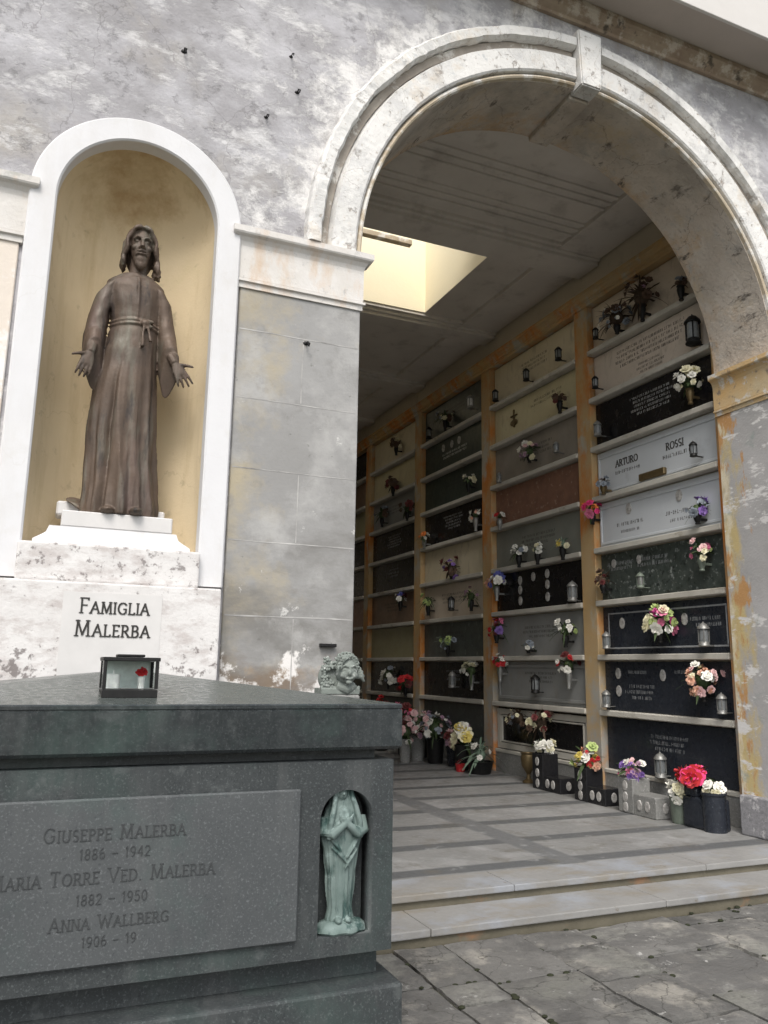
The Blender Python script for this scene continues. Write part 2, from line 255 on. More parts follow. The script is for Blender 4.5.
# ------------------------------------------------------------------ object helpers
ROOT = {}
def thing(name, label, cat, loc=(0, 0, 0), rz=0, group=None):
    o = bpy.data.objects.new(name, None); C.objects.link(o)
    o.empty_display_size = .1
    o.location = loc; o.rotation_euler = (0, 0, rz); o['label'] = label.replace('slab', 'plaque'); o['category'] = cat
    if group: o['group'] = group
    return o
def tag(o, label, cat, group=None):
    o['label'] = label.replace('slab', 'plaque'); o['category'] = cat
    if group: o['group'] = group
    return o
def obj(name, bm, mats, parent=None, smooth=False, world=False, me=None, fix=True):
    """link a bmesh as ONE object; world=True: geometry in world coordinates, moved to its root's frame"""
    if me is None:
        me = bpy.data.meshes.new(name)
        if fix: bmesh.ops.recalc_face_normals(bm, faces=bm.faces)
        bm.to_mesh(me); bm.free()
    if not isinstance(mats, (list, tuple)): mats = [mats]
    for m in mats: me.materials.append(MT[m] if isinstance(m, str) else m)
    if smooth:
        me.polygons.foreach_set('use_smooth', [True] * len(me.polygons))
        try: me.set_sharp_from_angle(angle=R(38))
        except Exception: pass
    o = bpy.data.objects.new(name, me); C.objects.link(o)
    if parent:
        o.parent = parent
        if world:
            r = parent
            off = Vector((0, 0, 0))
            while r: off += Vector(r.location); r = r.parent
            me.transform(Matrix.Translation(-off))
    return o
def struct(name, bm, m, **k):
    o = obj(name, bm, m, **k); o['kind'] = 'structure'; return o
def box(bm, x0, x1, y0, y1, z0, z1, bev=0, mi=0, seg=1):
    r = bmesh.ops.create_cube(bm, size=1)
    vs = r['verts']
    for v in vs: v.co = Vector(((x0 + x1) / 2 + v.co.x * (x1 - x0), (y0 + y1) / 2 + v.co.y * (y1 - y0), (z0 + z1) / 2 + v.co.z * (z1 - z0)))
    fs = {f for v in vs for f in v.link_faces}
    for f in fs: f.material_index = mi
    if bev:
        es = {e for v in vs for e in v.link_edges}
        bmesh.ops.bevel(bm, geom=list(es), offset=bev, segments=seg, profile=.6, affect='EDGES', clamp_overlap=True)
    return vs
def boxm(*a, **k):
    bm = bmesh.new(); box(bm, *a, **k); return bm
def lathe(bm, prof, n=16, c=(0, 0, 0), sx=1, sy=1, mi=0):
    rings = []
    for r, z in prof:
        rings.append([bm.verts.new((c[0] + r * sx * math.cos(2 * PI * i / n), c[1] + r * sy * math.sin(2 * PI * i / n), c[2] + z)) for i in range(n)])
    for a, b in zip(rings, rings[1:]):
        for i in range(n): bm.faces.new((a[i], a[(i + 1) % n], b[(i + 1) % n], b[i])).material_index = mi
    if prof[0][0] > 1e-4: bm.faces.new(list(reversed(rings[0]))).material_index = mi
    if prof[-1][0] > 1e-4: bm.faces.new(rings[-1]).material_index = mi
def loft(bm, rings, cap=True, closed=True):
    vr = [[bm.verts.new(p) for p in r] for r in rings]
    n = len(vr[0])
    for a, b in zip(vr, vr[1:]):
        for i in range(n if closed else n - 1): bm.faces.new((a[i], a[(i + 1) % n], b[(i + 1) % n], b[i]))
    if cap:
        bm.faces.new(list(reversed(vr[0]))); bm.faces.new(vr[-1])
    return vr
def tube(bm, pts, rad, n=8, flat=None):
    """swept tube through pts with radius per point (or constant)"""
    pts = [Vector(p) for p in pts]
    if not isinstance(rad, (list, tuple)): rad = [rad] * len(pts)
    rings = []; up = None
    for i, p in enumerate(pts):
        d = (pts[min(i + 1, len(pts) - 1)] - pts[max(i - 1, 0)]).normalized()
        if up is None: up = Vector((0, 0, 1)) if abs(d.z) < .9 else Vector((1, 0, 0))
        s = d.cross(up).normalized(); up = s.cross(d).normalized()
        rings.append([p + (s * math.cos(2 * PI * k / n) + up * math.sin(2 * PI * k / n)) * rad[i] for k in range(n)])
    loft(bm, rings)
def ell(bm, c, r, sub=3, rot=None):
    m = Matrix.Translation(c)
    if rot: m = m @ rot
    m = m @ Matrix.Diagonal((*r, 1))
    return bmesh.ops.create_icosphere(bm, subdivisions=sub, radius=1, matrix=m)['verts']
def extrude_prof(bm, prof, x0, x1, axis='x'):
    """closed profile of (out, z) extruded along x (out = towards -y) or along y (out = towards -x)"""
    def P(t, o, z): return (t, o, z) if axis == 'x' else (o, t, z)
    a = [bm.verts.new(P(x0, o, z)) for o, z in prof]; b = [bm.verts.new(P(x1, o, z)) for o, z in prof]
    n = len(prof)
    for i in range(n): bm.faces.new((a[i], a[(i + 1) % n], b[(i + 1) % n], b[i]))
    bm.faces.new(a); bm.faces.new(list(reversed(b)))
def plate(outer, holes, y0, y1):
    """vertical plate in XZ with holes, between y0 and y1 -> mesh"""
    cu = bpy.data.curves.new('plate', 'CURVE'); cu.dimensions = '2D'; cu.fill_mode = 'BOTH'; cu.extrude = abs(y1 - y0) / 2
    for poly in [outer] + list(holes):
        sp = cu.splines.new('POLY'); sp.points.add(len(poly) - 1); sp.use_cyclic_u = True
        for q, (x, z) in zip(sp.points, poly): q.co = (x, z, 0, 1)
    o = bpy.data.objects.new('plate', cu); C.objects.link(o)
    dg = bpy.context.evaluated_depsgraph_get(); dg.update()
    me = bpy.data.meshes.new_from_object(o.evaluated_get(dg))
    bpy.data.objects.remove(o); bpy.data.curves.remove(cu)
    me.transform(Matrix.Translation((0, (y0 + y1) / 2, 0)) @ Matrix.Rotation(PI / 2, 4, 'X'))
    bm = bmesh.new(); bm.from_mesh(me); bmesh.ops.remove_doubles(bm, verts=bm.verts, dist=1e-5); bpy.data.meshes.remove(me)
    return bm
def arcpts(cx, cz, r, a0, a1, n):
    return [(cx + r * math.cos(R(a0 + (a1 - a0) * i / n)), cz + r * math.sin(R(a0 + (a1 - a0) * i / n))) for i in range(n + 1)]
def remeshed(bm, vox, smooth_it=2):
    me = bpy.data.meshes.new('src'); bmesh.ops.recalc_face_normals(bm, faces=bm.faces); bm.to_mesh(me); bm.free()
    o = bpy.data.objects.new('src', me); C.objects.link(o)
    md = o.modifiers.new('r', 'REMESH'); md.mode = 'VOXEL'; md.voxel_size = vox; md.use_smooth_shade = True
    if smooth_it:
        ms = o.modifiers.new('s', 'SMOOTH'); ms.factor = .5; ms.iterations = smooth_it
    dg = bpy.context.evaluated_depsgraph_get(); dg.update()
    out = bpy.data.meshes.new_from_object(o.evaluated_get(dg))
    bpy.data.objects.remove(o); bpy.data.meshes.remove(me)
    return out
def interp(tab, z):
    if z <= tab[0][0]: return tab[0][1:]
    for a, b in zip(tab, tab[1:]):
        if z <= b[0]:
            t = (z - a[0]) / (b[0] - a[0]); t = t * t * (3 - 2 * t)
            return tuple(p + (q - p) * t for p, q in zip(a[1:], b[1:]))
    return tab[-1][1:]

# ------------------------------------------------------------------ lettering (own stroke alphabet)
def arc(cx, cy, rx, ry, a0, a1, n=8):
    return [(cx + rx * math.cos(R(a0 + (a1 - a0) * i / n)), cy + ry * math.sin(R(a0 + (a1 - a0) * i / n))) for i in range(n + 1)]
G = {
 'A': (.78, [[(.04, 0), (.39, 1), (.74, 0)], [(.17, .36), (.61, .36)]]),
 'B': (.62, [[(.1, 0), (.1, 1)], [(.1, 1)] + arc(.3, .76, .22, .24, 90, -90) + [(.1, .52)], [(.1, .52)] + arc(.32, .26, .26, .26, 90, -90) + [(.1, 0)]]),
 'C': (.78, [arc(.44, .5, .38, .5, 45, 315, 12)]),
 'D': (.76, [[(.1, 0), (.1, 1)], [(.1, 1)] + arc(.28, .5, .42, .5, 90, -90, 10) + [(.1, 0)]]),
 'E': (.58, [[(.1, 0), (.1, 1)], [(.1, 1), (.52, 1), (.52, .9)], [(.1, .52), (.44, .52)], [(.1, 0), (.54, 0), (.54, .1)]]),
 'F': (.55, [[(.1, 0), (.1, 1)], [(.1, 1), (.52, 1), (.52, .9)], [(.1, .52), (.44, .52)]]),
 'G': (.82, [arc(.44, .5, .38, .5, 45, 315, 12), [(.72, .14), (.72, .45), (.52, .45)]]),
 'H': (.76, [[(.1, 0), (.1, 1)], [(.66, 0), (.66, 1)], [(.1, .52), (.66, .52)]]),
 'I': (.24, [[(.12, 0), (.12, 1)]]),
 'L': (.55, [[(.1, 1), (.1, 0)], [(.1, 0), (.52, 0), (.52, .12)]]),
 'M': (.94, [[(.1, 0), (.15, 1)], [(.15, 1), (.47, .08), (.79, 1)], [(.79, 1), (.84, 0)]]),
 'N': (.78, [[(.1, 0), (.1, 1)], [(.1, 1), (.68, 0)], [(.68, 0), (.68, 1)]]),
 'O': (.86, [arc(.43, .5, .38, .5, 0, 360, 16)]),
 'P': (.58, [[(.1, 0), (.1, 1)], [(.1, 1)] + arc(.28, .74, .24, .26, 90, -90) + [(.1, .48)]]),
 'R': (.68, [[(.1, 0), (.1, 1)], [(.1, 1)] + arc(.28, .74, .24, .26, 90, -90) + [(.1, .48)], [(.3, .48), (.64, 0)]]),
 'S': (.56, [arc(.28, .75, .22, .25, 50, 270, 8) + arc(.28, .25, .22, .25, 90, -130, 8)]),
 'T': (.66, [[(.33, 0), (.33, 1)], [(.04, .9), (.04, 1), (.62, 1), (.62, .9)]]),
 'U': (.76, [[(.1, 1), (.1, .3)] + arc(.38, .3, .28, .3, 180, 360, 8) + [(.66, 1)]]),
 'V': (.76, [[(.04, 1), (.38, 0), (.72, 1)]]),
 'W': (1.05, [[(.04, 1), (.28, 0), (.52, .9), (.77, 0), (1.01, 1)]]),
 'Z': (.62, [[(.06, 1), (.56, 1), (.06, 0), (.58, 0)]]),
 '0': (.6, [arc(.3, .5, .24, .5, 0, 360, 14)]), '1': (.36, [[(.06, .84), (.2, 1), (.2, 0)]]),
 '2': (.58, [arc(.29, .72, .23, .28, 170, -30, 8) + [(.06, 0), (.54, 0)]]),
 '3': (.56, [arc(.27, .76, .21, .24, 150, -90, 8) + arc(.27, .26, .24, .26, 90, -150, 8)]),
 '4': (.6, [[(.44, 0), (.44, 1), (.05, .32), (.56, .32)]]), '5': (.56, [[(.48, 1), (.14, 1), (.1, .58)] + arc(.27, .32, .24, .32, 120, -140, 9)]),
 '6': (.58, [arc(.3, .3, .23, .3, 0, 360, 12), [(.07, .35)] + arc(.42, .5, .35, .5, 180, 95, 5)]),
 '7': (.56, [[(.05, 1), (.52, 1), (.2, 0)]]),
 '8': (.56, [arc(.28, .76, .19, .24, 0, 360, 12), arc(.28, .26, .23, .26, 0, 360, 12)]),
 '9': (.58, [arc(.28, .7, .23, .3, 0, 360, 12), [(.51, .66)] + arc(.16, .5, .35, .5, 0, -85, 5)]),
 '-': (.7, [[(.08, .45), (.62, .45)]]), '.': (.22, [[(.08, .02), (.14, .02)]]), ' ': (.36, []),
}
def text_w(s, h, small=None, sp=.12):
    w = 0; first = True
    for ch in s:
        k = h if (first or small is None or not ch.isalpha()) else h * small
        w += (G[ch][0] + sp) * k; first = ch == ' '
    return w
def text(bm, s, o, U, V, Nn, h, th=.1, d=.002, small=None, sp=.12, align='c', serif=True, jig=0):
    """letters as thin strokes standing d out of the surface"""
    U, V, Nn, o = Vector(U), Vector(V), Vector(Nn), Vector(o)
    x = {'c': -text_w(s, h, small, sp) / 2, 'l': 0, 'r': -text_w(s, h, small, sp)}[align]
    first = True
    for ch in s:
        k = h if (first or small is None or not ch.isalpha()) else h * small
        w, strokes = G[ch]
        segs = []
        for st in strokes:
            for a, b in zip(st, st[1:]): segs.append((a, b, th if abs(a[1] - b[1]) > .3 * abs(a[0] - b[0]) else th * .72))
            if serif and ch.isalpha():
                for e, nx in ((st[0], st[1]), (st[-1], st[-2])):
                    if e[1] in (0, 1) and abs(e[1] - nx[1]) > abs(e[0] - nx[0]): segs.append(((e[0] - .12, e[1]), (e[0] + .12, e[1]), th * .55))
        for a, b, t in segs:
            A = Vector(a) * k; B = Vector(b) * k; dr = B - A
            if dr.length < 1e-6: continue
            dr.normalize(); nn = Vector((-dr.y, dr.x)) * t * h / 2; e = dr * t * h * .35
            dd = d * rnd.uniform(.8, 1.2)
            q = [A - e - nn, B + e - nn, B + e + nn, A - e + nn]
            lo = [bm.verts.new(o + U * (x + p.x) + V * p.y) for p in q]
            hi = [bm.verts.new(o + U * (x + p.x) + V * p.y + Nn * dd) for p in q]
            bm.faces.new(hi)
            for i in range(4): bm.faces.new((lo[i], lo[(i + 1) % 4], hi[(i + 1) % 4], hi[i]))
        x += (w + sp) * k; first = ch == ' '
def scribble(bm, o, U, V, Nn, w, h, r, d=.0015):
    """a worn line of lettering too small to read: short upright strokes"""
    U, V, Nn, o = Vector(U), Vector(V), Vector(Nn), Vector(o)
    x = -w / 2
    while x < w / 2:
        if r.random() < .12: x += h * .5
        cw = h * r.uniform(.35, .7)
        for k in range(r.choice((2, 2, 3))):
            a = r.uniform(0, cw * .8); t = h * .14
            if r.random() < .65: q = [(a, 0), (a + t, 0), (a + t, h), (a, h)]
            else:
                y = r.choice((0, h * .45, h * .86)); q = [(0, y), (cw * .85, y), (cw * .85, y + t), (0, y + t)]
            bm.faces.new([bm.verts.new(o + U * (x + p) + V * s + Nn * (d + k * .0002)) for p, s in q])
        x += cw + h * .16

# ------------------------------------------------------------------ camera
def camera():
    cd = bpy.data.cameras.new('camera'); cam = bpy.data.objects.new('camera', cd); C.objects.link(cam)
    yaw, pitch, roll = R(23.086), R(11.036), R(-.90665)
    f = Vector((math.sin(yaw) * math.cos(pitch), math.cos(yaw) * math.cos(pitch), math.sin(pitch)))
    r = Vector((math.cos(yaw), -math.sin(yaw), 0)); d = f.cross(r)
    r2 = r * math.cos(roll) + d * math.sin(roll); d2 = -r * math.sin(roll) + d * math.cos(roll)
    m = Matrix((r2, -d2, -f)).transposed().to_4x4(); m.translation = (0, 0, 1.53)
    cam.matrix_world = m
    cd.sensor_fit = 'VERTICAL'; cd.sensor_height = 24; cd.sensor_width = 18; cd.lens = 24 * 800.65 / 1024
    cd.clip_start = .05; cd.clip_end = 500
    S.camera = cam
camera()

# ------------------------------------------------------------------ setting: ground, paving, gallery floor
bm = bmesh.new(); bmesh.ops.create_grid(bm, x_segments=1, y_segments=1, size=90); bmesh.ops.translate(bm, vec=(0, 0, -.03), verts=bm.verts)
struct('ground', bm, 'soil')
bm = bmesh.new()
cols_ = [1.60, 1.965, 2.275, 2.765, 3.185, 3.86, 4.42, 4.98, 5.6, 6.2, 6.9, 7.6]
while cols_[0] > -3: cols_.insert(0, cols_[0] - rnd.uniform(.4, .65))
known = {1.965: [4.385, 3.86, 3.62, 3.1], 2.275: [4.385, 3.80, 3.30, 2.8], 2.765: [4.385, 4.1, 3.615, 3.115, 2.6], 3.185: [4.385, 3.83, 3.29, 2.9], 3.86: [4.385, 4.2, 3.62, 3.2]}
joints = []
for x0, x1 in zip(cols_, cols_[1:]):
    ys = list(known.get(x0, [4.385, 4.385 - rnd.uniform(.3, .6)]))
    while ys[-1] > -4: ys.append(ys[-1] - rnd.uniform(.42, .68))
    for a, b in zip(ys, ys[1:]):
        g = .0055; n0 = len(bm.verts); joints.append((x0, x1, a, b))
        nb_ = bmesh.new(); box(nb_, x0 + g, x1 - g, b + g, a - g, -.12, 0)
        bmesh.ops.subdivide_edges(nb_, edges=[e for e in nb_.edges if abs(e.verts[0].co.z - e.verts[1].co.z) < .01 and e.verts[0].co.z > -.05], cuts=7, use_grid_fill=True)
        tx, ty, dz = rnd.uniform(-.008, .008), rnd.uniform(-.008, .008), rnd.uniform(-.014, .002)
        cx, cy = (x0 + x1) / 2, (a + b) / 2
        for v in nb_.verts:
            edge = min(v.co.x - x0, x1 - v.co.x, v.co.y - b, a - v.co.y) < .02
            q = v.co.copy(); j = noise.noise_vector(q * 6.1) * .012 + noise.noise_vector(q * 19) * .006
            v.co.x += j.x; v.co.y += j.y
            if q.z > -.05: v.co.z += dz + tx * (q.x - cx) / .3 + ty * (q.y - cy) / .3 + noise.noise(q * 4) * .004 - (.006 + .006 * noise.noise(q * 14) if edge else 0)
        nb_.normal_update(); tm = bpy.data.meshes.new('t'); nb_.to_mesh(tm); nb_.free(); bm.from_mesh(tm); bpy.data.meshes.remove(tm)
struct('paving', bm, 'paving')
bm = bmesh.new()
for k in range(170):
    x0, x1, a, b = rnd.choice([q for q in joints if q[2] > 2.6 and q[0] > 1.2])
    if rnd.random() < .5: x, y = rnd.uniform(x0, x1), a
    else: x, y = x0, rnd.uniform(b, a)
    s = rnd.uniform(.006, .018)
    ell(bm, (x + rnd.uniform(-.01, .01), y, -.014), (s * 1.3, s * 1.0, s * .6), 2)
mo = obj('moss', bm, 'moss', smooth=True); mo['kind'] = 'stuff'; tag(mo, 'tufts of green moss in the joints of the stone paving', 'moss')
bm = bmesh.new(); box(bm, 1.6, 6.05, 5.10, 17.3, -.05, .17)
struct('gallery_floor', bm, 'gfloor')
# two steps up to the gallery
st = thing('stone_steps', 'two shallow worn marble steps leading up under the arch', 'steps', (3.8, 4.4, 0))
def step(y0, y1, z0, z1, jo):
    bm = bmesh.new(); n = .022
    for a, b in zip(jo, jo[1:]):
        box(bm, a + .002, b - .002, y0, y1, z1 - .042, z1, bev=.007, seg=2)
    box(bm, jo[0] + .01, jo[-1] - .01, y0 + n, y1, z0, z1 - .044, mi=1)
    for v in bm.verts:
        j = noise.noise(v.co * 7) * .004
        if v.co.y < y0 + .015: v.co.y += j; v.co.z += j
    return obj('step', bm, ['step', 'riser'], st, world=True)
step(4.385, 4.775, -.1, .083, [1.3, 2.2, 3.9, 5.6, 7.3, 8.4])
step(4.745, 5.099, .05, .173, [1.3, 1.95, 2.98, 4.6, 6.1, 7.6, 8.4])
rb = bmesh.new(); box(rb, 6.05, 11.8, 5.54, 6.6, -.05, .1)
struct('path', rb, 'paving')

# ------------------------------------------------------------------ the arcade building
Y0, YB = 4.85, 5.53
AX, AZ, AR = 3.84, 4.36, 1.985
NX, NZ, NR = .36, 4.30, .487
bld = thing('cemetery_arcade', 'old grey plaster cemetery arcade with white moulded arch and ochre statue niche', 'arcade', (3.84, 5.2, 0))
def bp(name, bm, m, parent=None, **k): return obj(name, bm, m, parent or bld, world=True, **k)
aw = AR + .02
outer = [(-9, -.02), (-9, 7.6), (12, 7.6), (12, -.02), (AX + aw, -.02)] + arcpts(AX, AZ, aw, 0, 180, 64) + [(AX - aw, -.02)]
nich = arcpts(NX, NZ, NR + .01, 0, 180, 40) + [(NX - NR - .01, 2.0), (NX + NR + .01, 2.0)]
bp('wall', plate(outer, [nich], Y0, YB), 'plaster')
# soffit lining + jambs
bm = bmesh.new()
n = 72
ys = [Y0 + .004, 5.0, 5.18, 5.36, YB + .004]
grid = []
for i in range(n + 1):
    a = PI * i / n; row = []
    for yv in ys:
        q = Vector((AX + AR * math.cos(a), yv, AZ + AR * math.sin(a)))
        r = AR + noise.noise(q * 2.2) * .008 + noise.noise(q * 7) * .004
        row.append((bm.verts.new((AX + r * math.cos(a), yv, AZ + r * math.sin(a))), bm.verts.new((AX + (aw + .005) * math.cos(a), yv, AZ + (aw + .005) * math.sin(a)))))
    grid.append(row)
for i in range(n):
    for j in range(len(ys) - 1):
        bm.faces.new((grid[i][j][0], grid[i][j + 1][0], grid[i + 1][j + 1][0], grid[i + 1][j][0]))
    for j in (0, len(ys) - 1):
        bm.faces.new((grid[i][j][0], grid[i + 1][j][0], grid[i + 1][j][1], grid[i][j][1]))
bp('arch_soffit', bm, 'soffit', smooth=True)
for sgn, nm in ((-1, 'jamb'), (1, 'jamb')):
    xi = AX + sgn * AR; xo = AX + sgn * (aw + .004)
    bp(nm, boxm(min(xi, xo), max(xi, xo), Y0 + .003, YB + .003, .17, 4.36), 'jamb')
# keystone
kb = bmesh.new()
def keyring(w0, w1, y0, y1, r0, r1):
    vs = [kb.verts.new((AX + s * w, yy, AZ + r)) for yy in (y0, y1) for s, w, r in ((-1, w0, r0), (1, w0, r0), (1, w1, r1), (-1, w1, r1))]
    for q in ((0, 1, 2, 3), (7, 6, 5, 4), (0, 4, 5, 1), (1, 5, 6, 2), (2, 6, 7, 3), (3, 7, 4, 0)): kb.faces.new([vs[i] for i in q])
    es = {e for v in vs for e in v.link_edges}
    bmesh.ops.bevel(kb, geom=list(es), offset=.012, segments=2, affect='EDGES')
keyring(.10, .122, 4.732, 4.90, AR - .04, 2.47)
kst = bp('keystone', kb, 'archwhite')
bp('keystone_band', boxm(AX - .10, AX + .10, 4.902, YB + .006, AZ + AR - .055, AZ + AR + .01, bev=.01), 'soffit', kst)
# archivolt : revolved profile (radius, projection in front of the wall)
def revolve(prof, a0, a1, nseg, jit=.0, seed=0):
    bm = bmesh.new(); rings = []
    for i in range(nseg + 1):
        a = R(a0 + (a1 - a0) * i / nseg); ring = []
        for r, o in prof:
            q = Vector((AX + r * math.cos(a), seed, AZ + r * math.sin(a)))
            k = (noise.noise(q * 6) * .6 + noise.noise(q * 17) * .4) * jit
            ring.append((AX + (r + k) * math.cos(a), Y0 - o + (k * .6 if o > .01 else 0), AZ + (r + k) * math.sin(a)))
        rings.append(ring)
    loft(bm, rings); return bm
kw = math.degrees(math.asin(.12 / 2.2))
for a0, a1 in ((0, 90 - kw), (90 + kw, 180)):
    av = bp('archivolt', revolve([(2.035, .0), (2.035, .05), (2.05, .062), (2.215, .07), (2.225, .045), (2.24, .0)], a0, a1, 80, .007, 3), 'archwhite')
    bp('bead', revolve([(1.987, -.01), (1.99, .028), (2.002, .036), (2.018, .03), (2.028, .012), (2.034, -.01)], a0, a1, 80, .003, 9), 'bead', av)
    bp('recess', revolve([(2.24, -.01), (2.24, .022), (2.30, .03), (2.305, -.01)], a0, a1, 60, .006, 5), 'groove', av)
    bp('rim', revolve([(2.305, -.01), (2.30, .07), (2.315, .10), (2.385, .105), (2.405, .08), (2.41, -.01)], a0, a1, 150, .022, 7), 'archwhite', av)
# capitals: moulded blocks with returns on both ends
def capital(x0, x1, m, y1=Y0 + .05, inner=None):
    """profile swept around three sides; inner: y of the far end of a return along the jamb"""
    prof = [(.0, 3.95), (.012, 3.95), (.012, 3.985), (.028, 3.99), (.028, 4.005), (.014, 4.012), (.016, 4.02), (.016, 4.24), (.024, 4.27), (.042, 4.295), (.066, 4.305), (.072, 4.315), (.072, 4.355), (.0, 4.37)]
    bm = bmesh.new(); rings = []
    yb = inner or y1
    for o, z in prof:
        o = o * 1.0
        rings.append([(x0 - o, yb, z), (x0 - o, Y0 - .02 - o, z), (x1 + o, Y0 - .02 - o, z), (x1 + o, yb, z)])
    loft(bm, rings, cap=False, closed=True)
    return bp('capital', bm, m)
capital(1.015, 1.855, 'capital')
capital(-1.15, -.295, 'capital')
capital(5.825, 6.70, 'ochrecap', inner=YB + .02)
# pilasters with pale block joints
def pilaster(x0, x1, m='pier'):
    bm = bmesh.new(); box(bm, x0, x1, Y0 - .02, Y0 + .03, 0, 3.96, bev=.006)
    yj = Y0 - .0212
    if m == 'pier':
        zs = [z + 1.53 for z in (-1.55, -1.07, -.62, -.16, .30, .76, 1.22, 1.68, 2.14)]
        def strip(a, b):
            (ax, az), (bx, bz) = a, b; N_ = 14; prev = None
            for i in range(N_ + 1):
                t = i / N_; x = ax + (bx - ax) * t; z = az + (bz - az) * t
                w = .0032 + .0026 * noise.noise(Vector((x * 9, z * 9, x0)))
                j = .003 * noise.noise(Vector((x * 4, z * 4, 7)))
                hor = abs(bx - ax) > abs(bz - az)
                p = [(x, yj, z + j - w), (x, yj, z + j + w)] if hor else [(x + j - w, yj, z), (x + j + w, yj, z)]
                cur = [bm.verts.new(q) for q in p]
                if prev: bm.faces.new((prev[0], cur[0], cur[1], prev[1])).material_index = 1
                prev = cur
        for i, z in enumerate(zs):
            if z > .05: strip((x0 + .01, z), (x1 - .01, z))
        for i, (a, b) in enumerate(zip(zs, zs[1:])):
            if i % 2 == 1: strip((x0 + .52 * (x1 - x0), max(a, .05) + .01), (x0 + .525 * (x1 - x0), b - .01))
    return bp('pilaster', bm, [m, 'joint'])
pilaster(1.015, 1.857); pilaster(-1.15, -.30, 'creamwash'); pilaster(5.828, 6.70)
for x0, x1 in ((5.74, 6.78),):
    bb = boxm(x0, x1, Y0 - .10, YB - .04, .173, .50, bev=.012, seg=2)
    bp('base_block', bb, 'granite')
# eave
bp('eave_moulding', (lambda b: (extrude_prof(b, [(Y0 + .01, 6.97), (Y0 - .03, 6.97), (Y0 - .035, 7.0), (Y0 - .07, 7.02), (Y0 - .10, 7.06), (Y0 - .12, 7.07), (Y0 - .12, 7.12), (Y0 + .01, 7.12)], -9, 12), b)[1])(bmesh.new()), 'eavemould')
bp('eave', boxm(-9, 12, 4.41, 6.1, 7.122, 7.18), 'eave')
bp('fascia', boxm(-9, 12, 4.38, 4.41, 7.10, 7.75, bev=.004), 'fascia')
# statue niche: white surround + bowl
pr = [(NR - .004, -.05), (NR - .004, .05), (NR + .006, .06), (.628, .06), (.638, .05), (.638, -.01)]
bm = bmesh.new(); rings = []
path = [(0, 1.99, 1)] + [(1, a, 0) for a in range(0, 181, 4)] + [(0, 1.99, -1)]
for kind, v, s in path:
    if kind == 0: rings.append([(NX + s * r, Y0 - o, v) for r, o in pr])
    else: rings.append([(NX + r * math.cos(R(v)), Y0 - o, NZ + r * math.sin(R(v))) for r, o in pr])
loft(bm, rings)
ns = bp('niche_surround', bm, 'white', smooth=True)
bm = bmesh.new(); rings = []
nt_ = 24
for i in range(nt_ + 1):            # half cylinder then quarter sphere
    t = PI * i / nt_
    col = [(NX - NR * math.cos(t), Y0 + .01 + NR * 1.0 * math.sin(t), 1.95), (NX - NR * math.cos(t), Y0 + .01 + NR * math.sin(t), NZ)]
    for k in range(1, 13):
        e = PI / 2 * k / 12
        col.append((NX - NR * math.cos(t) * math.cos(e), Y0 + .01 + NR * math.sin(t) * math.cos(e), NZ + NR * math.sin(e)))
    rings.append(col)
loft(bm, rings, cap=False, closed=False); bmesh.ops.remove_doubles(bm, verts=bm.verts, dist=1e-4)
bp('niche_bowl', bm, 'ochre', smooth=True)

# ceiling of the gallery with skylight
SX0, SX1, SY0, SY1 = 2.89, 4.79, 7.86, 9.82
UY0, UY1 = 12.86, 14.56        # second skylight, added out of view to brighten the gallery
CZ = 6.63
bm = bmesh.new()
for x0, x1, y0, y1 in ((1.73, SX0, YB, 17.3), (SX1, 6.05, YB, 17.3), (SX0, SX1, YB, SY0), (SX0, SX1, SY1, UY0), (SX0, SX1, UY1, 17.3)):
    box(bm, x0, x1, y0, y1, CZ, CZ + .2)
bp('ceiling', bm, 'ceil')
for y0, y1 in ((5.58, 6.15), (7.35, SY0 - .015), (SY1 + .015, 10.35), (12.25, 12.8), (14.6, 15.1), (16.7, 17.2)):
    bm = bmesh.new(); box(bm, 1.731, 6.029, y0 + .1, y1 - .1 if y1 not in (SY0 - .015,) else y1, CZ - .13, CZ + .01, bev=.006)
    box(bm, 1.732, 6.028, y0 + .05, y1 - .05 if y1 not in (SY0 - .015,) else y1 - .003, CZ - .085, CZ + .008, bev=.006)
    box(bm, 1.733, 6.027, y0, y1 - .006, CZ - .045, CZ + .006, bev=.006)
    bp('ceiling_beam', bm, 'ceil')
bm = bmesh.new(); box(bm, 5.42, 6.026, 5.56, 17.25, CZ - .06, CZ + .004, bev=.006); bp('ceiling_band', bm, 'ceil')
bm = bmesh.new()
for k, yv in enumerate((6.3, 6.42, 6.54, 6.9, 7.02, 7.14)): box(bm, 1.735, 5.42, yv, yv + .05, CZ - .03, CZ + .003, bev=.006)
bp('ceiling_moulding', bm, 'ceil')
# skylight shaft
t = .12; SH = 7.8
for y0, y1 in ((SY0, SY1), (UY0, UY1)):
    sk = bmesh.new()
    box(sk, SX0 - t, SX1 + t, y0 - t, y0, CZ + .201, SH); box(sk, SX0 - t, SX1 + t, y1, y1 + t, CZ + .201, SH)
    box(sk, SX0 - t, SX0, y0, y1, CZ + .201, SH); box(sk, SX1, SX1 + t, y0, y1, CZ + .201, SH)
    shf = bp('skylight_shaft', sk, 'cream')
    bm = bmesh.new()
    box(bm, SX0 + .001, SX0 + .004, y0 + .001, y1 - .001, CZ + .002, CZ + .2); box(bm, SX1 - .004, SX1 - .001, y0 + .001, y1 - .001, CZ + .002, CZ + .2)
    box(bm, SX0 + .005, SX1 - .005, y0 + .001, y0 + .004, CZ + .002, CZ + .2); box(bm, SX0 + .005, SX1 - .005, y1 - .004, y1 - .001, CZ + .002, CZ + .2)
    bp('skylight_lining', bm, 'cream', shf)
bp('skylight_bar', boxm(SX0 + .001, 4.16, 8.93, 9.02, 7.10, 7.18, bev=.01), 'bead', shf)
